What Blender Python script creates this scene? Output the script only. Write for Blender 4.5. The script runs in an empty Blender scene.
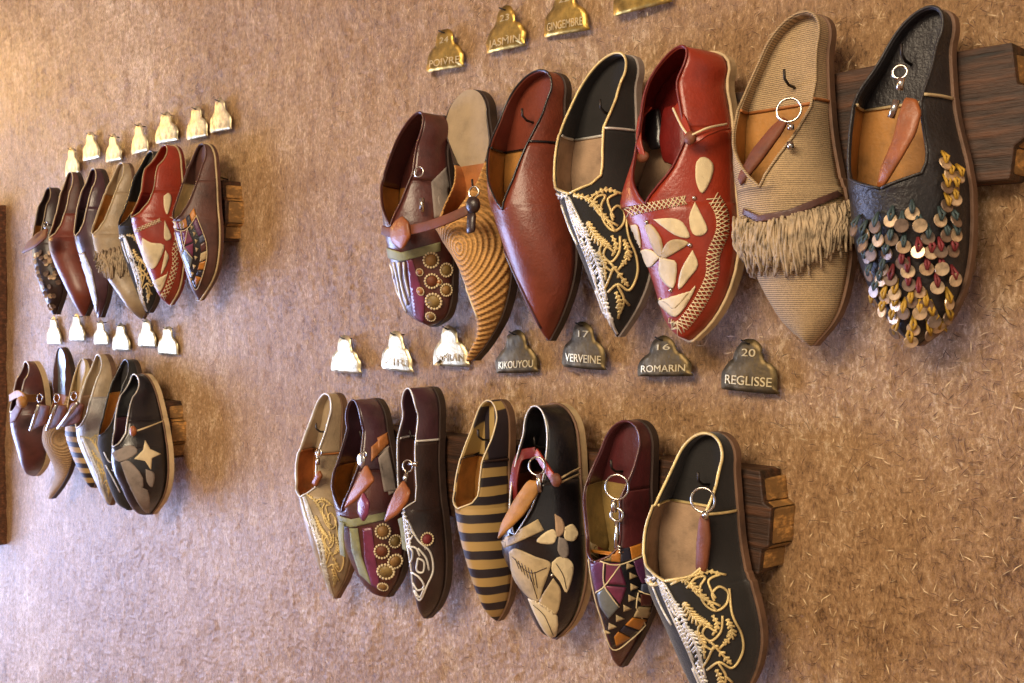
import bpy, bmesh, math, random
from mathutils import Vector, noise
from mathutils.bvhtree import BVHTree
random.seed(5)
scene = bpy.context.scene
COL = scene.collection
PI = math.pi

# ------------------------------------------------------------------ camera model (1024 x 683, 35 mm lens)
D, H, F = 0.808, 1.50, 1000.0
TH = math.atan(0.95)
CO, SI = math.cos(TH), math.sin(TH)
CAM = Vector((0, -D, H))
def raydir(px, py):
    r = (px-512)/F
    return Vector((-CO + r*SI, SI + r*CO, (305-py)/F))
def W(px, py, y=0.0):
    """point at depth y (metres out of the wall is negative) seen at a picture position"""
    d = raydir(px, py)
    return CAM + d*((y+D)/d.y)

# ------------------------------------------------------------------ materials
def lin(c):
    return tuple((v/255/12.92 if v/255 <= .04045 else ((v/255+.055)/1.055)**2.4) for v in c)
class NT:
    def __init__(s, name):
        s.m = bpy.data.materials.new(name); s.m.use_nodes = True
        s.t = s.m.node_tree; s.b = s.t.nodes['Principled BSDF']
        s.tc = s.t.nodes.new('ShaderNodeTexCoord')
    def n(s, typ, **kw):
        nd = s.t.nodes.new(typ)
        for k, v in kw.items():
            if k in nd.inputs: nd.inputs[k].default_value = v
            else: setattr(nd, k, v)
        return nd
    def l(s, a, b): s.t.links.new(a, b)
    def math(s, op, a, b=None, clamp=False):
        nd = s.t.nodes.new('ShaderNodeMath'); nd.operation = op; nd.use_clamp = clamp
        for i, v in enumerate((a, b)):
            if v is None: continue
            if isinstance(v, (int, float)): nd.inputs[i].default_value = v
            else: s.l(v, nd.inputs[i])
        return nd.outputs[0]
    def noise(s, scale, detail=4, rough=.6, vec=None):
        nd = s.n('ShaderNodeTexNoise'); nd.inputs['Scale'].default_value = scale
        nd.inputs['Detail'].default_value = detail; nd.inputs['Roughness'].default_value = rough
        s.l(vec or s.tc.outputs['Object'], nd.inputs['Vector']); return nd.outputs['Fac']
    def ramp(s, fac, stops):
        nd = s.t.nodes.new('ShaderNodeValToRGB'); e = nd.color_ramp.elements
        while len(e) < len(stops): e.new(.5)
        for q, (p, c) in zip(e, stops): q.position = p; q.color = (*lin(c), 1)
        s.l(fac, nd.inputs[0]); return nd.outputs[0]
    def bump(s, h, strength, dist=.001, nrm=None):
        nd = s.t.nodes.new('ShaderNodeBump'); nd.inputs['Strength'].default_value = strength
        nd.inputs['Distance'].default_value = dist; s.l(h, nd.inputs['Height'])
        if nrm: s.l(nrm, nd.inputs['Normal'])
        return nd.outputs[0]
def mat(name, c, rough=.45, metal=0, bs=400, bstr=.4, var=.25, vs=35, sheen=0, coat=0, dist=.001):
    t = NT(name)
    d = tuple(max(0, v*(1-var)) for v in c); u = tuple(min(255, v*(1+var*.5)) for v in c)
    t.l(t.ramp(t.noise(vs, 5), [(.3, d), (.5, c), (.75, u)]), t.b.inputs['Base Color'])
    t.b.inputs['Roughness'].default_value = rough; t.b.inputs['Metallic'].default_value = metal
    if sheen:
        t.b.inputs['Sheen Weight'].default_value = sheen; t.b.inputs['Sheen Roughness'].default_value = .4
    if coat: t.b.inputs['Coat Weight'].default_value = coat; t.b.inputs['Coat Roughness'].default_value = .2
    if bstr:
        h = t.noise(bs, 3)
        n1 = t.bump(t.noise(45, 3), min(.5, bstr), .003)
        t.l(t.bump(h, bstr, dist, n1), t.b.inputs['Normal'])
    return t.m
M = {}
M['maroon'] = mat('maroon_leather', (86, 45, 40), .33, coat=.3)
M['plum'] = mat('plum_leather', (74, 46, 54), .3, coat=.4)
M['brown'] = mat('brown_leather', (120, 56, 38), .38, coat=.2, var=.12)
M['cocoa'] = mat('cocoa_leather', (92, 62, 54), .45)
M['darkbrown'] = mat('dark_brown_leather', (54, 38, 34), .36, coat=.2)
M['oxblood'] = mat('oxblood_leather', (82, 36, 38), .3, coat=.4)
M['red'] = mat('red_leather', (150, 50, 28), .36, coat=.25, var=.12)
M['red_dark'] = mat('dark_red_leather', (112, 26, 22), .4, var=.15)
M['black_velvet'] = mat('black_velvet', (30, 28, 27), .85, sheen=.25, bs=900)
M['black_leather'] = mat('black_leather', (26, 24, 27), .28, coat=.5)
M['black_pebble'] = mat('pebbled_black_leather', (42, 39, 40), .42, bs=350, bstr=.8)
M['ochre'] = mat('ochre_leather_lining', (172, 121, 58), .55, var=.3, vs=28)
M['tan'] = mat('tan_leather', (166, 104, 54), .5, var=.3, vs=40)
M['fob'] = mat('cognac_leather', (150, 86, 44), .42, coat=.1, var=.2)
M['fob_dark'] = mat('chestnut_leather', (112, 60, 32), .6)
M['suede'] = mat('taupe_suede', (170, 142, 114), .9, bs=600)
M['grey'] = mat('grey_fabric', (146, 136, 128), .8, bs=900)
M['beige'] = mat('beige_satin', (170, 150, 120), .35, var=.15)
M['cream'] = mat('cream_silk', (226, 208, 166), .5, bs=1200, var=.12)
M['sand'] = mat('sand_silk', (190, 168, 126), .5, bs=1200, var=.2)
M['gold'] = mat('gold_thread', (232, 208, 146), .38, metal=.35, bs=2500, bstr=.8, dist=.0004)
M['silver'] = mat('silver_thread', (232, 230, 222), .35, metal=.35, bs=2500, bstr=.8, dist=.0004)
M['silver_cloth'] = mat('silver_brocade', (176, 172, 168), .35, metal=.45, bs=500, bstr=1)
M['steel'] = mat('polished_steel', (205, 200, 192), .2, metal=1, bstr=.1)
M['iron'] = mat('dark_iron', (60, 54, 50), .45, metal=.8)
M['green'] = mat('pale_green_ribbon', (150, 152, 112), .6, bs=900)
M['olive'] = mat('olive_leather', (140, 116, 66), .5)
M['rosette'] = mat('bronze_leather', (146, 110, 62), .5)
M['orange'] = mat('amber_leather', (186, 120, 46), .4)
M['purple'] = mat('purple_leather', (96, 52, 92), .3, coat=.4)
M['magenta'] = mat('mulberry_leather', (120, 52, 82), .3, coat=.4)
M['pewter'] = mat('pewter_leather', (130, 140, 142), .3, metal=.4)
M['navy'] = mat('navy_leather', (46, 44, 58), .4)
M['blue'] = mat('slate_blue_leather', (82, 90, 116), .4)
M['sole_pale'] = mat('pale_sole', (206, 182, 140), .55, var=.15)
M['sole_brown'] = mat('brown_sole', (110, 82, 62), .6)
M['sole_dark'] = mat('dark_sole', (58, 44, 38), .55)
M['yarn'] = mat('beige_yarn', (176, 156, 126), .9, bs=900, var=.3, vs=120)
M['sequin'] = mat('pearly_sequin', (196, 170, 136), .3, metal=.35, bstr=.1, vs=90, var=.45)
M['sequin_grey'] = mat('smoky_sequin', (128, 108, 92), .3, metal=.4, bstr=.1, vs=90, var=.4)
M['yellow'] = mat('mustard_thread', (176, 138, 44), .6)
M['teal'] = mat('teal_thread', (58, 76, 78), .6)
M['crimson'] = mat('crimson_thread', (120, 40, 44), .6)
M['straw'] = mat('straw_fleck', (232, 204, 160), .28, bstr=0)
M['straw_dark'] = mat('dark_straw_fleck', (112, 82, 60), .8, bstr=0)

def brass(name, c, rough):
    t = NT(name)
    t.l(t.ramp(t.noise(60, 5), [(.3, tuple(v*.6 for v in c)), (.55, c), (.75, tuple(min(255, v*1.2) for v in c))]), t.b.inputs['Base Color'])
    t.b.inputs['Metallic'].default_value = .9; t.b.inputs['Roughness'].default_value = rough
    t.l(t.bump(t.noise(35, 3), .5, .004, t.bump(t.noise(300, 3), .25, .001)), t.b.inputs['Normal'])
    return t.m
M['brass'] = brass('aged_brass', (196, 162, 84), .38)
M['brass_dim'] = brass('dim_room_brass', (112, 96, 66), .5)  # same brass darkened for plates that mirror the dim room
M['brass_lit'] = brass('window_lit_brass', (236, 222, 178), .42)  # same brass paled: the window's reflection is put into the colour
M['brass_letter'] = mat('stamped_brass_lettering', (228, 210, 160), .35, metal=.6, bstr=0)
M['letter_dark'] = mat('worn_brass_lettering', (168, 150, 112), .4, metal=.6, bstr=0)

def stripes(name, axis, period, c1, c2, off=0):
    t = NT(name)
    sx = t.n('ShaderNodeSeparateXYZ'); t.l(t.tc.outputs['Object'], sx.inputs[0])
    v = sx.outputs[axis]
    wob = t.math('MULTIPLY', t.noise(20, 2), .004)
    q = t.math('FRACT', t.math('ADD', t.math('DIVIDE', t.math('ADD', v, wob), period), 50+off))
    t.l(t.ramp(q, [(0, c1), (.49, c1), (.53, c2), (1, c2)]), t.b.inputs['Base Color'])
    t.b.inputs['Roughness'].default_value = .5
    t.l(t.bump(t.noise(1200, 2), .5, .0008), t.b.inputs['Normal'])
    return t.m
M['stripe_h'] = stripes('gold_and_black_crosswise_stripes', 2, .0200, (178, 146, 88), (42, 34, 38), .2)
M['stripe_v'] = stripes('gold_and_black_lengthwise_stripes', 0, .0165, (178, 150, 92), (46, 38, 44))
def ribbed(name, c, per, strength=.6):
    t = NT(name)
    wv = t.n('ShaderNodeTexWave', bands_direction='Z'); wv.inputs['Scale'].default_value = 1/per/3.18
    wv.inputs['Distortion'].default_value = 2.5; wv.inputs['Detail Scale'].default_value = 6
    t.l(t.tc.outputs['Object'], wv.inputs['Vector'])
    t.l(t.ramp(t.math('ADD', t.math('MULTIPLY', wv.outputs['Fac'], .5), t.math('MULTIPLY', t.noise(30, 5), .5)),
        [(.25, tuple(v*.66 for v in c)), (.55, c), (.8, tuple(min(255, v*1.12) for v in c))]), t.b.inputs['Base Color'])
    t.b.inputs['Roughness'].default_value = .85
    t.l(t.bump(wv.outputs['Fac'], strength, .0012), t.b.inputs['Normal'])
    return t.m
M['corduroy'] = ribbed('ribbed_beige_cloth', (180, 154, 116), .0017, .35)
def weave(name, c, centre):
    t = NT(name)
    fl = t.n('ShaderNodeVectorMath', operation='MULTIPLY'); t.l(t.tc.outputs['Object'], fl.inputs[0]); fl.inputs[1].default_value = (1, .6, .8)
    vm = t.n('ShaderNodeVectorMath', operation='DISTANCE'); t.l(fl.outputs[0], vm.inputs[0]); vm.inputs[1].default_value = (centre[0], centre[1]*.6, centre[2]*.8)
    r = vm.outputs['Value']
    a = t.math('SINE', t.math('MULTIPLY', r, 2*PI/.0046))
    w = t.n('ShaderNodeTexNoise'); w.inputs['Scale'].default_value = 420; t.l(t.tc.outputs['Object'], w.inputs['Vector'])
    sx = t.n('ShaderNodeSeparateXYZ'); t.l(t.tc.outputs['Object'], sx.inputs[0])
    b = t.math('SINE', t.math('MULTIPLY', t.math('ADD', sx.outputs[2], t.math('MULTIPLY', sx.outputs[0], .5)), 2*PI/.0036))
    hgt = t.math('ADD', t.math('MULTIPLY', a, .5), t.math('MULTIPLY', b, .14))
    f = t.math('ADD', t.math('MULTIPLY', hgt, .24), t.math('ADD', t.math('MULTIPLY', w.outputs['Fac'], .6), .2))
    t.l(t.ramp(f, [(.12, tuple(v*.4 for v in c)), (.45, c), (.85, tuple(min(255, v*1.25) for v in c))]), t.b.inputs['Base Color'])
    t.b.inputs['Roughness'].default_value = .7
    t.l(t.bump(hgt, .9, .002), t.b.inputs['Normal'])
    return t.m
def wood(name, c, scale=1.0, dark=.35):
    t = NT(name)
    mp = t.n('ShaderNodeMapping'); mp.inputs['Scale'].default_value = (1.2*scale, 9*scale, 9*scale)
    t.l(t.tc.outputs['Object'], mp.inputs[0])
    g = t.noise(11, 6, .65, mp.outputs[0])
    mp2 = t.n('ShaderNodeMapping'); mp2.inputs['Scale'].default_value = (5, 60, 160); t.l(t.tc.outputs['Object'], mp2.inputs[0])
    g2 = t.noise(1.6, 4, .6, mp2.outputs[0])
    f = t.math('ADD', t.math('MULTIPLY', g, .6), t.math('MULTIPLY', g2, .4))
    t.l(t.ramp(f, [(.36, tuple(v*dark for v in c)), (.5, tuple(v*.75 for v in c)), (.66, tuple(min(255, v*1.25) for v in c))]), t.b.inputs['Base Color'])
    t.b.inputs['Roughness'].default_value = .55
    t.l(t.bump(f, .8, .004), t.b.inputs['Normal'])
    return t.m
M['wood'] = wood('dark_weathered_wood', (80, 50, 30), 1, .2)
M['wood_cut'] = wood('freshly_hewn_wood', (186, 138, 76), .6, .65)
M['wood_frame'] = wood('brown_frame_wood', (130, 84, 56), 1, .5)

def wall_material():
    t = NT('straw_flecked_adobe_plaster')
    sm = t.n('ShaderNodeMapping'); sm.inputs['Scale'].default_value = (1.5, 1, .7); t.l(t.tc.outputs['Object'], sm.inputs[0]); sv = sm.outputs[0]
    big = t.noise(2.2, 4); mid = t.noise(24, 8, .8, sv); fine = t.noise(190, 6, .85, sv); grain = t.noise(460, 3, .7)
    f = t.math('ADD', t.math('ADD', t.math('MULTIPLY', big, .2), t.math('MULTIPLY', mid, .3)), t.math('MULTIPLY', fine, .5))
    col = t.ramp(f, [(.40, (106, 73, 45)), (.465, (176, 135, 90)), (.53, (206, 164, 117)), (.58, (248, 220, 180))])  # fine contrast ramp, its pale end painting sparkle on the grain
    # pits, their shade put into the colour, and chopped straw pressed in the clay
    def fibre(rot, sc, th, seed):
        mp = t.n('ShaderNodeMapping'); mp.inputs['Rotation'].default_value = (0, rot, 0); mp.inputs['Scale'].default_value = (sc, 0.3, sc*7)
        mp.inputs['Location'].default_value = (seed, 0, seed*2)
        wn = t.n('ShaderNodeTexNoise'); wn.inputs['Scale'].default_value = 9; t.l(t.tc.outputs['Object'], wn.inputs['Vector'])
        mx = t.n('ShaderNodeVectorMath', operation='ADD'); ms = t.n('ShaderNodeVectorMath', operation='SCALE'); ms.inputs['Scale'].default_value = .06
        t.l(wn.outputs['Color'], ms.inputs[0]); t.l(t.tc.outputs['Object'], mx.inputs[0]); t.l(ms.outputs[0], mx.inputs[1])
        t.l(mx.outputs[0], mp.inputs[0])
        n = t.n('ShaderNodeTexNoise'); n.inputs['Scale'].default_value = 1; n.inputs['Detail'].default_value = 2; t.l(mp.outputs[0], n.inputs['Vector'])
        return t.math('GREATER_THAN', n.outputs['Fac'], th)
    dk = t.math('MAXIMUM', fibre(.5, 52, .70, 3), fibre(-.8, 60, .70, 9))
    pit = fibre(1.5, 17, .745, 31)
    dk = t.math('MAXIMUM', dk, pit)
    lt = t.math('MAXIMUM', fibre(1.2, 70, .695, 5), fibre(-.3, 80, .70, 14))
    def mixc(fac, a, cb):
        m = t.n('ShaderNodeMix', data_type='RGBA'); t.l(fac, m.inputs[0]); t.l(a, m.inputs[6]); m.inputs[7].default_value = (*lin(cb), 1); return m.outputs[2]
    col = mixc(t.math('MULTIPLY', dk, .55), col, (92, 66, 50))
    col = mixc(t.math('MULTIPLY', lt, .4), col, (240, 212, 172))
    t.l(col, t.b.inputs['Base Color']); t.b.inputs['Roughness'].default_value = .42
    t.b.inputs['Specular IOR Level'].default_value = .6
    hh = t.math('ADD', t.math('ADD', t.math('MULTIPLY', fine, .9), t.math('MULTIPLY', grain, .25)), t.math('ADD', t.math('MULTIPLY', dk, -.45), t.math('MULTIPLY', lt, .45)))
    t.l(t.bump(mid, .6, .010, t.bump(hh, .9, .0055)), t.b.inputs['Normal'])
    return t.m
M['wall'] = wall_material()
M['floor'] = mat('terracotta_floor', (120, 84, 62), .7, bs=40)
M['plaster'] = mat('plain_plaster', (186, 156, 126), .85, bs=60)

# ------------------------------------------------------------------ object helpers
def link(name, bm, m, parent=None, smooth=True):
    me = bpy.data.meshes.new(name)
    if parent is not None:
        off = parent.location
        p = parent
        while p.parent: p = p.parent; off = off + p.location
        for v in bm.verts: v.co -= off
    bm.to_mesh(me); bm.free()
    o = bpy.data.objects.new(name, me); COL.objects.link(o)
    for q in (m if isinstance(m, (list, tuple)) else [m]): me.materials.append(q)
    if smooth:
        me.polygons.foreach_set('use_smooth', [True]*len(me.polygons))
    if parent is not None: o.parent = parent
    return o
def own(o):
    """origin of a top-level mesh moved onto its own middle"""
    c = sum((v.co for v in o.data.vertices), Vector())/len(o.data.vertices)
    for v in o.data.vertices: v.co -= c
    o.location = c; return o
def tag(o, label, cat, group=None):
    o['label'] = label; o['category'] = cat
    if group: o['group'] = group
    return o
def empty(name, loc, label, cat, group=None):
    o = bpy.data.objects.new(name, None); COL.objects.link(o); o.location = loc; o.empty_display_size = .02
    return tag(o, label, cat, group)
def tube(bm, pts, r, n=6, closed=False):
    pts = [Vector(p) for p in pts]; k = len(pts)
    if k < 2: return
    rings = []; up = Vector((0, -1, 0))
    for i, p in enumerate(pts):
        a = pts[i-1] if (i or closed) else p; b = pts[(i+1) % k] if (i < k-1 or closed) else p
        tg = (b-a)
        if tg.length < 1e-9: tg = Vector((0, 0, 1))
        tg.normalize()
        s = tg.cross(up)
        if s.length < .1: s = tg.cross(Vector((1, 0, 0)))
        s.normalize(); u = s.cross(tg)
        rr = r(i/(k-1)) if callable(r) else r
        rings.append([bm.verts.new(p + (s*math.cos(2*PI*j/n)+u*math.sin(2*PI*j/n))*rr) for j in range(n)])
    for i in range(k if closed else k-1):
        A, B = rings[i], rings[(i+1) % k]
        for j in range(n): bm.faces.new((A[j], A[(j+1) % n], B[(j+1) % n], B[j]))
    if not closed:
        bm.faces.new(rings[0][::-1]); bm.faces.new(rings[-1])
def crom(pts, n=6):
    P = [Vector(p) for p in pts]; out = []
    if len(P) < 3: 
        return [P[0].lerp(P[1], i/n) for i in range(n+1)]
    for i in range(len(P)-1):
        p0 = P[i-1] if i else P[0]*2-P[1]; p1, p2 = P[i], P[i+1]; p3 = P[i+2] if i+2 < len(P) else P[-1]*2-P[-2]
        for j in range(n):
            t = j/n
            out.append(.5*((2*p1)+(p2-p0)*t+(2*p0-5*p1+4*p2-p3)*t*t+(3*p1-p0-3*p2+p3)*t**3))
    out.append(P[-1]); return out
def interp(tab, t):
    if t <= tab[0][0]: return tab[0][1]
    for (a, va), (b, vb) in zip(tab, tab[1:]):
        if t <= b:
            s = (t-a)/(b-a) if b > a else 1
            return va+(vb-va)*s
    return tab[-1][1]
def sinterp(tab, t):
    d = .03; return (interp(tab, t-d)+2*interp(tab, t)+interp(tab, t+d))/4
def plate(bm, pts, th):
    """solid slab from an outline of points; th is a thickness vector"""
    a = [bm.verts.new(p) for p in pts]; b = [bm.verts.new(Vector(p)+th) for p in pts]; n = len(a)
    bm.faces.new(a); bm.faces.new(b[::-1])
    for i in range(n): bm.faces.new((a[i], b[i], b[(i+1) % n], a[(i+1) % n]))
    bmesh.ops.recalc_face_normals(bm, faces=bm.faces)
def bevel(o, w, seg=2):
    m = o.modifiers.new('bevel', 'BEVEL'); m.width = w; m.segments = seg; m.limit_method = 'ANGLE'; return o
def ball(bm, c, r, u=8, v=6, s=(1, 1, 1)):
    g = bmesh.ops.create_uvsphere(bm, u_segments=u, v_segments=v, radius=r)
    for q in g['verts']: q.co = Vector(c) + Vector((q.co.x*s[0], q.co.y*s[1], q.co.z*s[2]))

# ------------------------------------------------------------------ slipper
HDEF = [(0, .044), (.12, .048), (.3, .054), (.5, .056), (.62, .052), (.8, .036), (.93, .022), (1, .012)]
V_OPEN = [(0, 44), (.15, 42), (.27, 40), (.4, 22), (.5, 0)]
SQ_OPEN = [(0, 42), (.2, 45), (.4, 47), (.46, 42), (.5, 0)]
F_SQ = [(0, 72), (.08, 70), (.17, 62), (.27, 48), (.4, 47), (.46, 42), (.5, 0)]
F_V = [(0, 70), (.08, 68), (.17, 58), (.27, 42), (.4, 22), (.5, 0)]
L_V = [(0, 50), (.12, 48), (.27, 44), (.4, 36), (.47, 20), (.5, 0)]
SLIT = [(0, 30), (.12, 26), (.2, 30), (.3, 36), (.4, 24), (.5, 0)]
LH = [(0, .056), (.12, .06), (.3, .068), (.5, .073), (.62, .068), (.8, .05), (.93, .026), (1, .012)]
class Slipper:
    def __init__(s, L, R, label, group, outer='brown', lining='ochre', heel=None, pad=None, sole='sole_brown', split=.27, throat=.5,
                 opening=V_OPEN, hp=HDEF, hs=1.0, pipe=None, pr=.0012, seam=None, y0=-.044, soleth=.008, kind='slipper', heel_in=None, welt=None, cat='slipper', apex=.12):
        heel = heel or outer; pad = pad or heel
        s.y0 = y0
        op = [(a*throat/.5, b) for a, b in opening]
        Lw = [W(x, y, y0) for x, y in L]; Rw = [W(x, y, y0) for x, y in R]
        Ld = crom(Lw, 8); Rd = crom(Rw, 8)
        zt = (Ld[0].z+Rd[0].z)/2; zb = (Ld[-1].z+Rd[-1].z)/2
        def at(Q, z):
            for a, b in zip(Q, Q[1:]):
                if (a.z-z)*(b.z-z) <= 0 and abs(a.z-b.z) > 1e-9: return a.x+(b.x-a.x)*(z-a.z)/(b.z-a.z)
            return (Q[0] if abs(z-Q[0].z) < abs(z-Q[-1].z) else Q[-1]).x
        def opang(t): return 0 if t >= throat else max(0, interp(op, t))
        def solve(t):
            z = zt+(zb-zt)*t; xl, xr = at(Ld, z), at(Rd, z)-.0025
            S = max(xr-xl, .001)
            d = Vector((xl, y0, z))-CAM; k = abs(d.x/d.y)
            h = sinterp(hp, t)*hs; aL = math.radians(90-opang(t))
            def sil(w, h):
                a = math.atan2(k*h, w); a = min(a, aL); return w*math.cos(a)+k*h*math.sin(a)
            if t > .85: h = min(h, .62*S/k)
            w0 = .22*S if t > .85 else max(.3*S, .0)
            lo, hi = 0, S
            for _ in range(30):
                w = (lo+hi)/2
                if w+sil(w, h) > S: hi = w
                else: lo = w
            if w < w0:
                w = w0; lo, hi = 0, h
                for _ in range(30):
                    q = (lo+hi)/2
                    if w+sil(w, q) > S: hi = q
                    else: lo = q
                h = q
            if hp is LH:
                w1 = .045*interp([(0, .75), (.15, .78), (.35, .88), (.55, 1), (.75, .85), (.88, .55), (1, .12)], t); w1 = min(w1, .42*S)
                lo, hi = .004, .098
                for _ in range(26):
                    q = (lo+hi)/2
                    if w1+sil(w1, q) > S: hi = q
                    else: lo = q
                w, h = w1, q
            return z, xr-w, w, h, aL
        ts = sorted(set([round((1-math.cos(PI*i/52))/2, 5) for i in range(53)] + [split, throat] + [throat-.0015*i*i for i in range(1, 5)]))
        zA, cA, wA, hA, _ = solve(apex)
        rows = []
        for t in ts:
            z, c, w, h, aL = solve(t)
            if t < apex:
                q = t/apex
                w = wA*math.sqrt(max(0, 1-(1-q)**2)); c = Rw[0].x+(cA-Rw[0].x)*min(1, q*1.0)
                h = sinterp(hp, t)*hs if hp is not LH else hA*.45; h = h*(1-q*q)+q*q*hA if abs(hA-h) > 1e-6 else h
            rows.append([t, z, c, w, h, aL])
        # smooth widths
        for _ in range(2):
            old = [r[:] for r in rows]
            for i in range(2, len(rows)-1):
                if rows[i][0] > apex:
                    for j in (2, 3, 4): rows[i][j] = (old[i-1][j]+2*old[i][j]+old[i+1][j])/4
        s.rows = rows
        mid = rows[len(rows)//2]
        s.wmax = max(r[3] for r in rows)
        s.root = empty(kind, (mid[2], y0, mid[1]), label, cat, group)
        m = 9
        def half(rr, sd):
            t, z, c, w, h, aL = rr
            return [Vector((c+sd*w*math.cos(a), y0-h*math.sin(a), z)) for a in [aL*j/m for j in range(m+1)]]
        def shell(sel):
            bm = bmesh.new(); grid = []
            for rr in sel:
                l = half(rr, -1); r = half(rr, 1)
                grid.append(([bm.verts.new(p) for p in l], [bm.verts.new(p) for p in r]))
            for g, g2 in zip(grid, grid[1:]):
                for j in range(m):
                    bm.faces.new((g[0][j], g[0][j+1], g2[0][j+1], g2[0][j]))
                    bm.faces.new((g[1][j], g2[1][j], g2[1][j+1], g[1][j+1]))
            bmesh.ops.remove_doubles(bm, verts=bm.verts, dist=2e-5)
            # outward check
            f = max(bm.faces, key=lambda q: -q.calc_center_median().y)
            sm = sum(q.normal.y if not bm.normal_update() else 0 for q in list(bm.faces)[:1])
            tot = 0
            for q in bm.faces:
                cc = q.calc_center_median(); ct = min(rows, key=lambda r_: abs(r_[1]-cc.z))
                tot += q.normal.dot(Vector((cc.x-ct[2], (cc.y-y0), 0)))*q.calc_area()
            if tot < 0: bmesh.ops.reverse_faces(bm, faces=bm.faces)
            return bm
        def fin(o):
            md = o.modifiers.new('thickness', 'SOLIDIFY'); md.thickness = .0018; md.offset = -1; md.material_offset = 1; md.use_rim = True
            return o
        hr = [r for r in rows if r[0] <= split+1e-6]; vr = [r for r in rows if r[0] >= split-1e-6]
        bmA, bmB = shell(hr), shell(vr)
        vs, fs = [], []
        for b in (bmA, bmB):
            b.verts.index_update(); o_ = len(vs); vs += [v.co.copy() for v in b.verts]; fs += [[v.index+o_ for v in f.verts] for f in b.faces]
        s.bvh = BVHTree.FromPolygons(vs, fs)
        s.heel = fin(link('heel_counter', bmA, [M[heel], M[heel_in or heel]], s.root))
        s.vamp = fin(link('vamp', bmB, [M[outer] if isinstance(outer, str) else outer, M[lining]], s.root))
        # soles
        def slab(sel, sc, add, ya, yb, name, mm, bev=0):
            l = [Vector((r[2]-(r[3]*sc+add), ya, r[1])) for r in sel]; r_ = [Vector((r[2]+(r[3]*sc+add), ya, r[1])) for r in sel][::-1]
            pts = []
            for p in l+r_:
                if not pts or (p-pts[-1]).length > .0004: pts.append(p)
            if (pts[0]-pts[-1]).length < .0004: pts.pop()
            bm = bmesh.new(); plate(bm, pts, Vector((0, yb-ya, 0)))
            o = link(name, bm, M[mm], s.root, False)
            if bev: bevel(o, bev)
            return o
        full = rows
        slab(full, 1, .0025, y0-.001, y0+soleth, 'sole', sole, .0015)
        if welt:
            bm = bmesh.new()
            pts = [Vector((r[2]-(r[3]+.002), y0-.0015, r[1])) for r in rows]+[Vector((r[2]+(r[3]+.002), y0-.0015, r[1])) for r in rows][::-1]
            tube(bm, [p for i, p in enumerate(pts) if i % 2 == 0], .0016, 6, True); link('welt', bm, M[welt], s.root)
        slab(hr, .95, 0, y0-.003, y0-.0011, 'heel_pad', pad)
        slab([r for r in vr if r[0] < .85], .95, 0, y0-.003, y0-.0011, 'insole', lining)
        s.split = split; s.throat = throat
        # rim
        if pipe:
            orow = [r for r in rows if r[0] <= throat+1e-6]
            l = [half(r, -1)[-1] for r in orow][::-1]; r_ = [half(r, 1)[-1] for r in orow]
            pts = []
            for p in l+r_[1:]:
                p = p+Vector((0, -.0006, 0))
                if not pts or (p-pts[-1]).length > .0015: pts.append(p)
            bm = bmesh.new(); tube(bm, pts, pr, 6); link('rim_piping', bm, M[pipe], s.root)
        if seam:
            rr = min(rows, key=lambda r: abs(r[0]-split)); bm = bmesh.new()
            R_ = [p+Vector((.0006, -.0003, 0)) for p in half(rr, 1)]; tube(bm, R_, .0013, 6)
            t, z, c, w, h, aL = rr
            ins = [Vector((c+w*.9, y0-.004, z)), Vector((c, y0-.004, z)), Vector((c-w*.9, y0-.004, z))]
            ins += [Vector((c-(w-.003)*math.cos(a), y0-(h-.002)*math.sin(a), z)) for a in [aL*j/m for j in range(1, m+1)]]
            tube(bm, ins, .0014, 6); link('seam_cord', bm, M[seam], s.root)
    # a picture position carried onto the slipper's surface
    def hit(s, px, py, off=.0006):
        d = raydir(px, py).normalized()
        loc, nrm, _, _ = s.bvh.ray_cast(CAM, d)
        if loc is None:
            p = W(px, py, s.y0-.03); loc, nrm, _, _ = s.bvh.find_nearest(p)
        if nrm.dot(d) > 0: nrm = -nrm
        return loc+nrm*off
    def lines(s, name, paths, m, r=.0011, smooth=True, off=.0006):
        bm = bmesh.new()
        for P in paths:
            q = crom([Vector((x, y, 0)) for x, y in P], 5) if smooth and len(P) > 2 else [Vector((P[0][0], P[0][1], 0)).lerp(Vector((P[-1][0], P[-1][1], 0)), i/3) for i in range(4)] if len(P) == 2 else [Vector((x, y, 0)) for x, y in P]
            tube(bm, [s.hit(v.x, v.y, off) for v in q], r, 5)
        return link(name, bm, M[m], s.root)
    def patch(s, name, poly, m, off=.0008, label=None):
        bm = bmesh.new()
        if name in ('flower_petal', 'leaf', 'applique', 'star'):
            g = 1.12 if name != 'star' else 1.0; cx = sum(p[0] for p in poly)/len(poly); cy = sum(p[1] for p in poly)/len(poly)
            q = [(cx+(x-cx)*g, cy+(y-cy)*g) for x, y in poly]
            if name != 'star': q = [(v.x, v.y) for v in crom([Vector((x, y, 0)) for x, y in q+[q[0]]], 3)[:-1]]
            poly = q
        bm.faces.new([bm.verts.new((x, y, 0)) for x, y in poly])
        bmesh.ops.triangulate(bm, faces=bm.faces)
        for _ in range(3):
            es = [e for e in bm.edges if e.calc_length() > 3]
            if es: bmesh.ops.subdivide_edges(bm, edges=es, cuts=1); bmesh.ops.triangulate(bm, faces=bm.faces)
        for v in bm.verts: v.co = s.hit(v.co.x, v.co.y, off)
        bm.normal_update()
        if sum(f.normal.y for f in bm.faces) > 0: bmesh.ops.reverse_faces(bm, faces=bm.faces)
        o = link(name, bm, M[m], s.root); md = o.modifiers.new('thickness', 'SOLIDIFY'); md.thickness = .0009; md.offset = -.2
        if label: o['label'] = label
        return o
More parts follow.
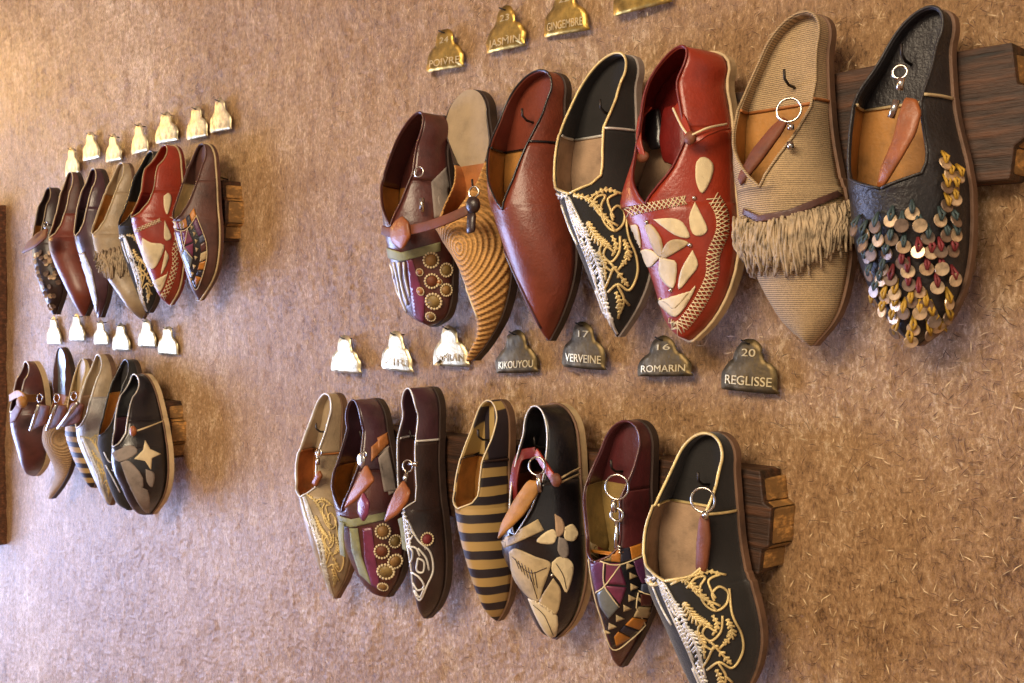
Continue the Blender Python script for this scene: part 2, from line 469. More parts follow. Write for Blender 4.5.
    def xband(s, name, path, width, n, m, r=.0005):
        q = crom([Vector((x, y, 0)) for x, y in path], 8); L = [0]
        for a, b in zip(q, q[1:]): L.append(L[-1]+(b-a).length)
        def pt(u):
            u *= L[-1]
            for i in range(len(q)-1):
                if L[i+1] >= u: 
                    f = (u-L[i])/max(1e-6, L[i+1]-L[i]); d = (q[i+1]-q[i]).normalized(); return q[i].lerp(q[i+1], f), Vector((-d.y, d.x, 0))
            return q[-1], Vector((0, 1, 0))
        P = []
        for i in range(n):
            a, na = pt(i/n); b, nb = pt(min(1, (i+1.6)/n))
            P.append([tuple((a+na*width/2)[:2]), tuple((b-nb*width/2)[:2])]); P.append([tuple((a-na*width/2)[:2]), tuple((b+nb*width/2)[:2])])
        return s.lines(name, P, m, r)
    def feather(s, path, w, n):
        q = crom([Vector((x, y, 0)) for x, y in path], 10); out = [path]
        for i in range(n):
            f = i/n*(len(q)-2); k = int(f); a = q[k]; d = (q[k+1]-q[k]).normalized(); nn = Vector((-d.y, d.x, 0)); ww = w*math.sin(PI*(.15+.8*i/n))
            for sd in (1, -1):
                e = a+nn*sd*ww+d*ww*.9; out.append([(a.x, a.y), (e.x, e.y)])
        return out
    def rosette(s, x, y, r, m='rosette'):
        c = s.hit(x, y, .0015); n = (c-s.hit(x, y, .0)).normalized()
        a = n.cross(Vector((0, 0, 1))).normalized(); b = n.cross(a); R = r/((F/((c-CAM).length)))*1.1
        bm = bmesh.new()
        ct = bm.verts.new(c+n*.0016); rg = [bm.verts.new(c+(a*math.cos(2*PI*j/18)+b*math.sin(2*PI*j/18))*R*.72+n*.0008) for j in range(18)]
        rg2 = [bm.verts.new(c+(a*math.cos(2*PI*j/18)+b*math.sin(2*PI*j/18))*R*.74-n*.002) for j in range(18)]
        for j in range(18):
            bm.faces.new((ct, rg[j], rg[(j+1) % 18])); bm.faces.new((rg[j], rg2[j], rg2[(j+1) % 18], rg[(j+1) % 18]))
        o = link('rosette', bm, M[m], s.root)
        bm = bmesh.new(); k = 16
        for j in range(k): ball(bm, c+(a*math.cos(2*PI*j/k)+b*math.sin(2*PI*j/k))*R*.9, R*.17, 6, 4)
        e = link('beaded_edge', bm, M['cream'], None); 
        for v in e.data.vertices: v.co -= s.root.location
        e.parent = o
    def studs(s, pts, m='steel', r=.0022):
        for x, y in pts:
            bm = bmesh.new(); ball(bm, s.hit(x, y, .0003), r, 10, 6); link('stud', bm, M[m], s.root)

def aff(src, dst):
    (x0, y0), (x1, y1), (x2, y2) = src; a, b, c, d = x1-x0, x2-x0, y1-y0, y2-y0; det = a*d-b*c
    def f(p):
        u = ((p[0]-x0)*d-(p[1]-y0)*b)/det; v = (a*(p[1]-y0)-c*(p[0]-x0))/det
        return (dst[0][0]+u*(dst[1][0]-dst[0][0])+v*(dst[2][0]-dst[0][0]), dst[0][1]+u*(dst[1][1]-dst[0][1])+v*(dst[2][1]-dst[0][1]))
    return f

# ------------------------------------------------------------------ room
def box(name, a, b, m, parent=None, bev=0):
    bm = bmesh.new(); bmesh.ops.create_cube(bm, size=1)
    for v in bm.verts: v.co = Vector([(a[i]+b[i])/2+v.co[i]*(b[i]-a[i]) for i in range(3)])
    o = link(name, bm, m, parent, False)
    if bev: bevel(o, bev)
    return o
def structure(o): o['kind'] = 'structure'; return o
def build_wall():
    bm = bmesh.new(); x0, x1, z0, z1 = -3.3, .7, .45, 2.55
    xs, x = [], x0
    while x < x1: xs.append(x); x += .0034 if -1.35 < x < 0 else .0048 if -2 < x < 0 else .0065 if x < 0 else .03
    xs.append(x1); zs = [z0+.0036*i*(1) for i in range(int((z1-z0)/.0036)+1)]; zs = [z for z in zs if .52 < z < 2.3]; zs = [z0]+zs+[z1]
    g = []
    for x in xs:
        col = []
        for z in zs:
            d = noise.fractal(Vector((x*4, z*4, 0)), 1, 2, 2)*.007 + noise.fractal(Vector((x*34, 3, z*22)), .8, 2, 3)*.0026
            n = noise.noise(Vector((x*150+z*40, 7, z*230))); d += max(-.12, n)*.003
            col.append(bm.verts.new((x, -d*.9+.002, z)))
        g.append(col)
    for A, B in zip(g, g[1:]):
        for j in range(len(zs)-1): bm.faces.new((A[j], B[j], B[j+1], A[j+1]))
    # surrounding plain borders down to the floor and to the far corner
    def quad(a, b, c, d):
        q = bm.faces.new([bm.verts.new(p) for p in (a, b, c, d)]); return q
    quad((-4.6, .002, 0), (1.6, .002, 0), (1.6, .002, z0), (-4.6, .002, z0)); quad((-4.6, .002, z1), (1.6, .002, z1), (1.6, .002, 2.8), (-4.6, .002, 2.8))
    quad((-4.6, .002, z0), (x0, .002, z0), (x0, .002, z1), (-4.6, .002, z1)); quad((x1, .002, z0), (1.6, .002, z0), (1.6, .002, z1), (x1, .002, z1))
    # loose straw ends standing out of the clay
    rnd = random.Random(3); fi = []
    for _ in range(7200):
        u = rnd.random(); px = -20+1080*u; py = rnd.uniform(-30, 720); p = W(px, py, -.001)
        L = rnd.uniform(.003, .013); a = rnd.uniform(0, PI); w = rnd.uniform(.0002, .0005)
        d = Vector((math.cos(a), 0, math.sin(a))); s_ = Vector((-math.sin(a), 0, math.cos(a)))*w
        y1, y2 = rnd.uniform(-.003, .0005), rnd.uniform(-.003, .0005)
        A, B = p-d*L/2, p+d*L/2; A.y += y1; B.y += y2; Mi = (A+B)/2+s_*rnd.uniform(-2, 2); Mi.y -= .0008
        v = [bm.verts.new(q) for q in (A, Mi-s_, B, Mi+s_, Mi+Vector((0, -w*1.5, 0)))]
        k = 1 if rnd.random() < (.65 if px < 450 else .3) else 2
        for tri in ((0, 1, 4), (1, 2, 4), (2, 3, 4), (3, 0, 4)):
            f = bm.faces.new([v[t] for t in tri]); f.material_index = k
    o = link('wall_back', bm, [M['wall'], M['straw'], M['straw_dark']]); return structure(o)
build_wall()
structure(box('floor', (-4.6, -4.2, -.08), (1.6, .2, 0), M['floor']))
structure(box('ceiling', (-4.6, -4.2, 2.8), (1.6, .2, 2.9), M['plaster']))
bm = bmesh.new()
for a, b in (((-4.7, -4.2, 0), (-4.6, -2.75, 2.8)), ((-4.7, -.35, 0), (-4.6, .2, 2.8)), ((-4.7, -2.75, 2.3), (-4.6, -.35, 2.8))):
    g = bmesh.ops.create_cube(bm, size=1)
    for v in g['verts']: v.co = Vector([(a[i]+b[i])/2+v.co[i]*(b[i]-a[i]) for i in range(3)])
structure(link('wall_left', bm, M['plaster'], None, False))
# wooden frame at the far left of the wall
p1 = W(4, 205, -.004); p0 = W(4, 545, -.004)
fr = empty('wall_frame', (p1.x-.3, -.02, (p1.z+p0.z)/2), 'brown wooden frame hung at the far left edge of the wall', 'frame')
for a, b in (((p1.x-.06, -.05, p0.z), (p1.x, .004, p1.z)), ((p1.x-.66, -.05, p0.z), (p1.x-.6, .004, p1.z))): box('stile', a, b, M['wood_frame'], fr, .003)
for z in (p0.z, p1.z-.06): box('rail', (p1.x-.6, -.045, z), (p1.x-.06, .004, z+.06), M['wood_frame'], fr, .003)
box('panel', (p1.x-.6, -.02, p0.z+.06), (p1.x-.06, .004, p1.z-.06), M['wood'], fr)

# ------------------------------------------------------------------ boards
YB = -.031
def board(label, lt, lb, rt, rb, nails, endpx):
    """lt.. = picture corners of the front face; endpx = hewn facets on the right end"""
    P = [W(*lt, YB), W(*lb, YB), W(*rb, YB), W(*rt, YB)]
    c = sum(P, Vector())/4; c.y = 0
    e = empty('wooden_board', c, label, 'board')
    bm = bmesh.new()
    n = 6
    front = [P[0], P[1]] + [P[1].lerp(P[2], (i+1)/n)+Vector((0, 0, random.uniform(-.0015, .0015))) for i in range(n-1)] + [P[2]]
    edge = [P[2].lerp(P[3], f)+Vector((o, 0, 0)) for f, o in endpx]
    front += edge + [P[3]] + [P[3].lerp(P[0], (i+1)/n)+Vector((0, 0, random.uniform(-.0015, .0015))) for i in range(n-1)]
    plate(bm, front, Vector((0, -YB+.003, 0)))
    o = link('plank', bm, M['wood'], e, False); bevel(o, .0015)
    # hewn end facets: chunky wedges on the right end
    pts = [P[2]]+edge+[P[3]]
    for a, b in zip(pts, pts[1:]):
        if (b-a).length < .008: continue
        bm = bmesh.new(); a2, b2 = a.lerp(b, .03), b.lerp(a, .03)
        dx = .0045
        q = [a2+Vector((-.001, .0005, 0)), b2+Vector((-.001, .0005, 0)), b2+Vector((dx, .031, 0)), a2+Vector((dx, .031, 0))]
        top = [bm.verts.new(v) for v in q]; bot = [bm.verts.new(v) for v in (a2+Vector((-.001, .036, 0)), b2+Vector((-.001, .036, 0)), b2+Vector((dx, .036, 0)), a2+Vector((dx, .036, 0)))]
        bm.faces.new(top); bm.faces.new(bot[::-1])
        for i in range(4): bm.faces.new((top[i], bot[i], bot[(i+1) % 4], top[(i+1) % 4]))
        bmesh.ops.recalc_face_normals(bm, faces=bm.faces)
        f = link('hewn_facet', bm, M['wood_cut'], e, False); bevel(f, .0015)
        f['label'] = 'pale freshly cut facet on the end'
    nl = 1 if len(nails) and lt[0] > 200 else .4
    for x, y in nails:
        q = W(x, y, YB-.03); bm = bmesh.new()
        tube(bm, [Vector((q.x, YB+.01, q.z-.004)), Vector((q.x, YB-.026*nl, q.z)), Vector((q.x, YB-.032*nl, q.z+.004*nl)), Vector((q.x, YB-.033*nl, q.z+.012*nl))], .0013, 6)
        link('nail', bm, M['iron'], e)
    return e
EP = [(.04, .001), (.24, .003), (.29, .010), (.66, .012), (.7, .004), (.93, .001)]
board('dark rough wooden board behind the upper right row of slippers', (470, 138), (470, 228), (1012, 42), (1009, 180),
      [(421, 165), (474, 190), (524, 120), (602, 112), (680, 100), (786, 84), (903, 60)], EP)
board('dark weathered wooden board with hewn end behind the lower right row', (318, 421), (318, 490), (760, 471), (758, 575),
      [(318, 432), (362, 440), (412, 440), (480, 440), (536, 448), (613, 472), (700, 485)], EP)
board('short wooden board end sticking out behind the upper left row', (40, 208), (40, 248), (222, 180), (222, 241),
      [(50, 205), (72, 200), (97, 195), (124, 190), (150, 185), (172, 175), (205, 175)], EP)
board('short wooden board end sticking out behind the lower left row', (18, 382), (18, 412), (166, 402), (166, 459),
      [(27, 385), (58, 380), (82, 385), (104, 378), (128, 382), (141, 395)], EP)

G1, G2, G3, G4 = 'slippers hung on the upper right board', 'slippers hung on the lower right board', 'slippers hung on the upper left board', 'slippers hung on the lower left board'

# ------------------------------------------------------------------ key fobs
def ring(bm, c, R, r, nrm=(0.35, -1, .1), n=26):
    nrm = Vector(nrm).normalized(); a = nrm.cross(Vector((0, 0, 1))).normalized(); b = nrm.cross(a)
    tube(bm, [Vector(c)+(a*math.cos(2*PI*i/n)+b*math.sin(2*PI*i/n))*R for i in range(n)], r, 6, True)
def leather(name, pts, m, parent, th=.003, puff=.0014):
    """pts = (px, py, y): a padded leather tag with a raised middle and stitched edge"""
    P = [W(x, y, d) for x, y, d in pts]; Q = [p for a, b in zip(P, P[1:]+P[:1]) for p in (a.lerp(b, .12), a.lerp(b, .5), a.lerp(b, .88))]
    c = sum(Q, Vector())/len(Q); bm = bmesh.new(); k = len(Q)
    rings = []
    for f, dy in ((1, 0), (.93, -th*.5), (.55, -th*.5-puff*.7), (.2, -th*.5-puff)):
        rings.append([bm.verts.new(c.lerp(p, f)+Vector((0, dy, 0))) for p in Q])
    back = [bm.verts.new(p+Vector((0, th*.6, 0))) for p in Q]
    for A, B in zip([back]+rings, rings):
        for i in range(k): bm.faces.new((A[i], A[(i+1) % k], B[(i+1) % k], B[i]))
    bm.faces.new(rings[-1]); bm.faces.new(back[::-1]); bmesh.ops.recalc_face_normals(bm, faces=bm.faces)
    return link(name, bm, M[m], parent)
def strip(name, pts, w, th, m, parent, yaw=0):
    """ribbon through (px,py,y) points, w metres wide"""
    P = crom([W(*p) for p in pts], 6); bm = bmesh.new(); rows = []
    for i, p in enumerate(P):
        t = (P[min(i+1, len(P)-1)]-P[max(i-1, 0)]).normalized(); s_ = t.cross(Vector((math.sin(yaw), -math.cos(yaw), 0))).normalized()*w/2
        n_ = t.cross(s_).normalized()*th/2
        rows.append([bm.verts.new(p+a) for a in (s_+n_, s_-n_, -s_-n_, -s_+n_)])
    for A, B in zip(rows, rows[1:]):
        for i in range(4): bm.faces.new((A[i], A[(i+1) % 4], B[(i+1) % 4], B[i]))
    bm.faces.new(rows[0][::-1]); bm.faces.new(rows[-1]); bmesh.ops.recalc_face_normals(bm, faces=bm.faces)
    o = link(name, bm, M[m], parent); bevel(o, th*.3); return o
def fob(label, rpx, ry, R, tagpts, m='fob', metal=None, key=None, disc=None, group='leather key fobs hanging from the nails', name='key_fob', link_to=None):
    c = W(rpx[0], rpx[1], ry); e = empty(name, c, label, 'key fob', group)
    if R:
        bm = bmesh.new(); ring(bm, c, R, .0011); link('key_ring', bm, M['steel'], e)
    if tagpts: leather('leather_tag', tagpts, m, e)
    if metal:
        for pts in metal:
            bm = bmesh.new(); P = [W(*p) for p in pts]; tube(bm, P, .0028, 8); link('metal_fitting', bm, M['steel'], e)
    if key:
        bm = bmesh.new(); a, b = W(*key[0]), W(*key[1]); tube(bm, [a, b], .0022, 8)
        d = (b-a).normalized(); s_ = Vector((1, 0, 0))
        for f in (.72, .8, .88): q = a.lerp(b, f); tube(bm, [q, q+s_*.006], .0012, 5)
        ring(bm, a-d*.005, .006, .0016, n=14); link('key', bm, M['steel'], e)
    if disc:
        q = W(*disc[:3]); bm = bmesh.new(); ball(bm, q, disc[3], 16, 8, (1, .22, 1)); link('metal_disc', bm, M['steel'], e)
    return e

# ------------------------------------------------------------------ UPPER RIGHT ROW
A1 = Slipper([(428, 117), (412, 124), (400, 142), (390, 165), (384, 182), (381, 198), (382, 220), (386, 245), (391, 268), (397, 292), (407, 314), (431, 327)],
             [(440, 117), (447, 133), (449, 160), (452, 190), (454, 220), (455, 250), (454, 275), (453, 300), (447, 318), (433, 327)],
             'maroon slipper with beaded rosettes and a green ribbon, leftmost of the upper right row', G1, 'maroon', 'ochre', 'maroon', split=.32, throat=.53, pipe='maroon', sole='sole_dark', apex=.16)
for x, y, r, m_ in ((431, 260, 7.5, 'rosette'), (446, 270, 6.5, 'olive'), (432, 281, 7, 'fob_dark'), (434, 301, 8, 'olive'), (446, 290, 6, 'rosette'), (431, 316, 5, 'rosette'), (421, 291, 4, 'tan'), (420, 272, 3.6, 'tan'), (439, 282, 3, 'tan')): A1.rosette(x, y, r, m_)
A1.patch('ribbon', [(386, 247), (402, 252), (440, 242), (440, 251), (402, 261), (388, 257)], 'green', .002)
A1.patch('trim_strip', [(407, 258), (412, 258), (425, 300), (424, 323), (414, 318), (411, 290)], 'magenta')
A1.patch('side_panel', [(431, 182), (446, 167), (451, 190), (452, 216), (434, 218)], 'grey')
A1.lines('embroidery', [[(390, 262), (394, 275), (392, 285), (398, 300)], [(394, 262), (398, 280), (402, 300), (407, 312)], [(399, 262), (402, 285), (408, 305)], [(404, 262), (406, 280), (410, 296)]], 'silver', .0016)
A2 = Slipper([(455, 92), (444, 98), (441, 112), (446, 138), (452, 160), (455, 180), (450, 200), (438, 222), (436, 236), (455, 262), (467, 290), (477, 318), (476, 338), (469, 350), (466, 360)],
             [(470, 92), (484, 103), (492, 125), (495, 150), (498, 180), (503, 210), (509, 240), (513, 265), (511, 290), (503, 318), (488, 344), (474, 361)],
             'woven straw mule with a hooked toe and bare metallic heel', G1, 'tan', 'tan', 'darkbrown', 'beige', split=.28, throat=.52,
             opening=[(0, 84), (.2, 82), (.27, 70), (.34, 55), (.5, 0)], sole='sole_dark', hs=.85, hp=[(0, .03), (.2, .036), (.4, .055), (.55, .058), (.7, .045), (.85, .028), (1, .014)], soleth=.010)
A2.vamp.data.materials[0] = weave('coiled_raffia_weave', (196, 148, 84), W(458, 248, -.09)-A2.root.location)
A2.lines('edge_stitching', [[(437, 236), (455, 262), (467, 290), (478, 318)]], 'cream', .0012)
A3 = Slipper([(534, 75), (520, 82), (508, 105), (498, 132), (490, 152), (487, 175), (487, 197), (492, 217), (501, 242), (513, 275), (528, 307), (541, 331), (549, 341)],
             [(548, 74), (562, 88), (566, 110), (566, 135), (568, 165), (573, 200), (577, 235), (578, 262), (573, 290), (562, 320), (551, 341)],
             'plain reddish-brown leather slipper with black seam piping', G1, 'brown', 'ochre', 'brown', opening=F_V, split=.275, throat=.52, pipe='black_leather', seam='black_leather', pr=.0011, sole='sole_dark')
A3.lines('side_stitching', [[(493, 218), (501, 240), (513, 270), (528, 302), (541, 328)]], 'plum', .0014)
A4 = Slipper([(608, 58), (596, 66), (583, 88), (570, 116), (559, 145), (555, 168), (555, 192), (562, 215), (572, 240), (585, 270), (598, 300), (609, 323), (617, 337)],
             [(624, 57), (634, 72), (637, 100), (638, 130), (639, 160), (643, 190), (649, 220), (654, 245), (654, 262), (648, 288), (635, 315), (620, 337)],
             'black velvet slipper with silver and gold feather embroidery, beside the red slipper', G1, 'black_velvet', 'suede', 'black_velvet', split=.275, throat=.5, opening=F_SQ, pipe='gold', pr=.0014, seam='silver', sole='grey')
SC_S = [[(566, 197), (571, 215), (580, 240), (590, 266), (601, 298), (613, 331)], [(567, 199), (573, 215), (580, 232), (585, 236), (578, 222), (569, 202)], [(569, 197), (580, 220), (590, 245), (601, 272), (607, 300)],
        [(562, 205), (570, 228), (578, 245)], [(596, 290), (603, 310), (606, 318), (604, 305), (597, 288)], [(610, 315), (614, 327), (617, 333)], [(606, 318), (611, 330)]]
SC_G = [[(590, 207), (597, 197), (605, 196), (601, 207), (604, 222), (614, 231), (623, 224), (624, 212), (617, 206), (611, 213), (613, 221)], [(618, 193), (608, 199), (610, 209), (614, 218)],
        [(620, 236), (619, 252), (611, 262), (604, 255), (607, 247), (614, 252)], [(625, 208), (628, 235), (636, 256), (637, 274), (629, 290), (618, 284), (608, 292)],
        [(617, 284), (624, 300), (618, 316)], [(623, 298), (629, 305)], [(621, 303), (616, 308)], [(606, 240), (600, 250), (606, 266), (613, 272)], [(613, 268), (608, 282), (604, 290)], [(575, 196), (590, 200), (600, 215), (618, 226)]]
def scrolls(S, f=lambda p: p, r=.0014, s1='silver', s2='gold', w=1.0, dens=1.0):
    T = lambda L: [[f(p) for p in P] for P in L]
    S.lines('silver_embroidery', T(SC_S + S.feather([(588, 245), (597, 262), (604, 290)], 5*w, int(11*dens)) + S.feather([(577, 218), (585, 232), (592, 250)], 3.5*w, int(8*dens)) + S.feather([(570, 200), (574, 216), (581, 236)], 3*w, int(8*dens)) + S.feather([(600, 284), (606, 304), (612, 326)], 3*w, int(8*dens)) + S.feather([(582, 238), (589, 258), (597, 282)], 2.5*w, int(9*dens)) + S.feather([(568, 196), (560, 196), (556, 200)], 3, 4)), s1, r)
    S.lines('gold_embroidery', T(SC_G + S.feather([(574, 195), (590, 200), (604, 216), (615, 231)], 3.6*w, int(12*dens)) + S.feather([(588, 222), (597, 238), (612, 247)], 5*w, int(10*dens)) + S.feather([(624, 240), (628, 255), (618, 270)], 3.5*w, int(8*dens)) + S.feather([(610, 262), (622, 278), (628, 286)], 3, 5) + S.feather([(598, 252), (604, 262), (606, 280)], 3*w, int(7*dens)) + S.feather([(616, 292), (620, 304), (618, 318)], 3*w, int(6*dens)) + S.feather([(592, 196), (606, 190), (622, 194)], 2.5*w, int(6*dens)) + S.feather([(612, 236), (616, 246), (612, 256)], 2.5*w, int(5*dens))), s2, r)
scrolls(A4)
SRC4 = [(555, 193), (616, 336), (655, 262)]
A5 = Slipper([(680, 58), (664, 70), (650, 88), (642, 106), (639, 130), (636, 155), (628, 180), (620, 202), (622, 215), (633, 236), (645, 262), (655, 290), (663, 316), (675, 334), (692, 341)],
             [(706, 55), (722, 70), (730, 95), (734, 120), (736, 150), (738, 190), (741, 225), (741, 245), (737, 272), (727, 300), (712, 324), (694, 341)],
             'red leather slipper with cream floral applique, cross stitching and pale sole', G1, 'red', 'suede', 'red', opening=SLIT, split=.28, throat=.53, pipe='red_dark', pr=.0011, sole='sole_pale', welt='sole_pale', soleth=.0095, heel_in='red_dark', pad='red_dark')
for p_ in ([(646, 227), (652, 226), (661, 239), (662, 254), (655, 250)], [(662, 255), (668, 243), (677, 240), (687, 243), (680, 249), (664, 258)], [(661, 258), (668, 260), (676, 264), (673, 286), (661, 275)], [(659, 257), (650, 250), (641, 252), (641, 261), (650, 266)]): A5.patch('flower_petal', p_, 'cream' if p_[0][1] > 256.5 else 'sand')
for p_ in ([(697, 163), (701, 159), (707, 160), (712, 167), (709, 180), (702, 191), (697, 182), (696, 170)], [(695, 204), (700, 214), (706, 228), (701, 234), (693, 232), (690, 218)], [(656, 220), (672, 219), (682, 223), (688, 236), (675, 234)],
           [(692, 252), (697, 265), (690, 276), (680, 287), (682, 270)], [(659, 299), (668, 303), (676, 307), (693, 287), (688, 300), (676, 315), (664, 307)], [(632, 226), (638, 227), (641, 246), (635, 240)]): A5.patch('applique', p_, 'cream')
A5.xband('cross_stitching', [(626, 213), (645, 208), (686, 200)], 9, 13, 'cream', .00055)
A5.xband('cross_stitching', [(712, 196), (721, 212), (722, 232), (713, 255), (712, 275), (702, 298), (690, 316), (678, 328), (667, 324)], 13, 36, 'cream', .00055)
A5.studs([(694, 198), (690, 245), (671, 290), (647, 222)])
strip('strap', [(727, 128, -.06), (708, 132, -.085), (692, 139, -.094), (684, 122, -.09), (676, 106, -.08)], .007, .002, 'red', A5.root)
strip('strap_trim', [(727, 124, -.062), (708, 128, -.088), (692, 135, -.098)], .0018, .002, 'cream', A5.root)
strip('strap_trim', [(673, 108, -.083), (681, 125, -.092), (687, 134, -.096)], .0018, .002, 'cream', A5.root)
bm = bmesh.new(); ball(bm, W(690, 138, -.096), .006, 12, 8, (1, .6, 1)); link('knot', bm, M['fob_dark'], A5.root)
bm = bmesh.new(); ball(bm, W(643, 157, -.086), .006, 12, 8, (1.2, .6, .9)); link('knot', bm, M['fob_dark'], A5.root)
strip('strap', [(650, 107, -.07), (641, 118, -.08), (639, 140, -.088), (643, 157, -.088)], .006, .002, 'red', A5.root)
leather('tongue', [(663, 108, -.062), (676, 104, -.062), (686, 120, -.066), (686, 150, -.07), (676, 166, -.07), (663, 162, -.066), (659, 140, -.064)], 'red_dark', A5.root)
leather('inner_shadow_patch', [(646, 112, -.058), (659, 108, -.058), (662, 130, -.06), (661, 148, -.062), (650, 150, -.062), (645, 132, -.06)], 'black_leather', A5.root).name = 'opening_shadow'  # black pad standing for the shade inside the slipper's opening
A6 = Slipper([(786, 20), (774, 38), (760, 66), (746, 96), (737, 120), (733, 150), (733, 178), (736, 192), (738, 215), (742, 240), (752, 268), (768, 300), (786, 326), (810, 346)],
             [(810, 16), (825, 26), (829, 50), (830, 80), (832, 110), (835, 140), (841, 172), (848, 195), (852, 222), (853, 255), (848, 288), (838, 318), (815, 346)],
             'beige ribbed cloth slipper with a thick yarn fringe across the toe', G1, 'corduroy', 'ochre', 'corduroy', opening=[(0, 72), (.2, 72), (.28, 64), (.36, 44), (.5, 0)], split=.27, throat=.53, pipe='corduroy', seam='tan', sole='sole_brown', hs=.95)
A6.patch('braid', [(745, 208), (760, 215), (790, 209), (836, 191), (842, 196), (790, 217), (760, 222), (744, 214)], 'cocoa', .0015)
A6.lines('bead_row', [[(760, 221), (780, 217), (800, 211), (820, 203), (838, 196)]], 'maroon', .0013)
bm = bmesh.new(); rnd = random.Random(8)
for i in range(430):
    u = rnd.random(); x = 738+u*112; ytop = 222-26*max(0, (u-.15)) - (6 if u < .1 else 0)+rnd.uniform(0, 14)
    x2 = x+rnd.uniform(-7, 9)+(u-.5)*-6; Ln = (34+16*math.sin(PI*min(1, u*1.1)))*rnd.uniform(.55, 1.05)
    a = A6.hit(x, ytop, .0015+rnd.random()*.003); b = A6.hit((x+x2)/2, ytop+Ln*.5, .004+rnd.random()*.005); c = A6.hit(x2, ytop+Ln, .0015+rnd.random()*.006)
    if (a-c).length > .08: continue
    tube(bm, crom([a, b, c], 3), .0010+rnd.random()*.0004, 5)
link('yarn_fringe', bm, M['yarn'], A6.root)['kind'] = 'stuff'
A7 = Slipper([(918, 14), (905, 26), (890, 50), (873, 80), (858, 100), (851, 130), (848, 160), (847, 185), (850, 210), (853, 240), (861, 270), (875, 300), (892, 325), (914, 346)],
             [(936, 11), (949, 22), (952, 50), (954, 80), (956, 105), (962, 135), (970, 165), (974, 198), (974, 235), (971, 265), (963, 295), (946, 325), (920, 346)],
             'black pebbled leather slipper covered in dangling round sequins, rightmost on the board', G1, 'black_pebble', 'ochre', 'black_pebble', split=.27, throat=.54, opening=F_SQ, pipe='black_pebble', seam='sand', sole='sole_brown', hs=.95)
rnd = random.Random(2); spots = []
base = [(861, 228), (879, 225), (893, 219), (903, 224), (912, 213), (918, 225), (938, 220), (944, 206), (950, 221), (927, 237), (943, 235), (870, 242), (882, 238), (889, 252), (877, 252), (918, 250), (930, 251), (903, 262), (886, 268), (909, 270), (926, 268), (939, 267), (950, 278), (870, 256), (874, 273), (894, 277), (880, 288), (888, 296), (898, 291), (910, 283), (919, 290), (945, 300), (898, 303), (906, 310), (896, 316), (914, 327), (935, 324), (942, 332), (911, 338), (945, 316), (905, 245), (935, 285), (868, 233), (887, 308), (912, 300), (925, 303), (930, 312), (893, 238), (952, 235), (927, 330), (884, 278), (900, 330), (878, 299), (951, 188), (946, 176), (941, 165), (955, 178), (943, 188), (950, 200), (920, 310), (938, 250), (950, 250), (866, 245)]
sm = {}
for key_ in ('sequin', 'sequin_grey'):
    b_ = bmesh.new(); bmesh.ops.create_cone(b_, cap_ends=True, segments=16, radius1=.0054, radius2=.0050, depth=.0009)
    me_ = bpy.data.meshes.new(key_); b_.to_mesh(me_); b_.free(); me_.materials.append(M[key_]); sm[key_] = me_
thr = {'teal': [], 'crimson': [], 'yellow': [], 'side': []}
for i, (x, y) in enumerate(base):
    p = A7.hit(x, y, .0032+rnd.random()*.004); p0_ = A7.hit(x, y, 0); n_ = (p-p0_).normalized()
    o = bpy.data.objects.new('sequin', sm['sequin' if rnd.random() < .6 else 'sequin_grey']); COL.objects.link(o); o.parent = A7.root
    o.location = p-A7.root.location
    n_ = (n_+Vector((rnd.uniform(-.35, .35), rnd.uniform(-.2, .2), rnd.uniform(-.1, .5)))).normalized()
    o.rotation_euler = n_.to_track_quat('Z', 'Y').to_euler(); 
    thr['side' if (x > 936 and y < 215) else 'yellow' if y > 290 else 'crimson' if y > 245 and x > 890 else 'teal'].append((x, y))
for k_, L_ in thr.items():
    bm = bmesh.new()
    for x, y in L_:
        for dx in (-1.8, 1.8): tube(bm, [A7.hit(x, y, .006), A7.hit(x+dx, y-6, .006), A7.hit(x, y-13, .001)], .0012, 5)
    link('thread_loops', bm, M['yellow' if k_ == 'side' else k_], A7.root)['label'] = {'side': 'mustard yellow thread loops along the side', 'yellow': 'mustard yellow thread loops', 'crimson': 'crimson thread loops', 'teal': 'dark teal thread loops'}[k_]

# ------------------------------------------------------------------ LOWER RIGHT ROW
B1 = Slipper([(326, 393), (318, 402), (309, 422), (302, 440), (297, 452), (296, 470), (298, 486), (305, 514), (314, 544), (324, 574), (333, 598)],
             [(335, 392), (342, 402), (343, 425), (342, 450), (343, 480), (347, 510), (352, 535), (353, 556), (348, 576), (336, 599)],
             'pointed beige slipper with silver and gold thread vamp, leftmost of the lower right row', G2, 'beige', 'tan', 'beige', split=.285, throat=.49, opening=F_SQ, pipe='silver', pr=.0013, seam='tan', sole='sole_brown')
scrolls(B1, aff(SRC4, [(297, 488), (333, 598), (353, 560)]), .0012)
B2 = Slipper([(362, 398), (353, 410), (344, 436), (336, 458), (331, 473), (334, 492), (338, 512), (345, 538), (354, 562), (367, 584), (387, 597)],
             [(374, 397), (384, 410), (390, 438), (396, 468), (401, 495), (405, 518), (406, 545), (402, 575), (389, 597)],
             'plum slipper with bronze rosettes and pale green ribbon, between the beige and dark brown slippers', G2, 'maroon', 'ochre', 'plum', split=.34, throat=.55, pipe='plum', sole='sole_dark', apex=.15)
for x, y, r, m_ in ((383, 531, 7, 'rosette'), (395, 541, 6, 'olive'), (382, 551, 7, 'fob_dark'), (395, 561, 7, 'rosette'), (386, 571, 8, 'olive'), (383, 586, 5, 'rosette')): B2.rosette(x, y, r, m_)
B2.patch('ribbon', [(339, 515), (352, 519), (385, 512), (386, 519), (352, 527), (341, 524)], 'green', .002)
B2.patch('side_panel', [(378, 458), (392, 442), (399, 475), (401, 490), (384, 492)], 'grey')
B2.patch('ochre_band', [(371, 447), (390, 430), (392, 440), (371, 462)], 'tan')
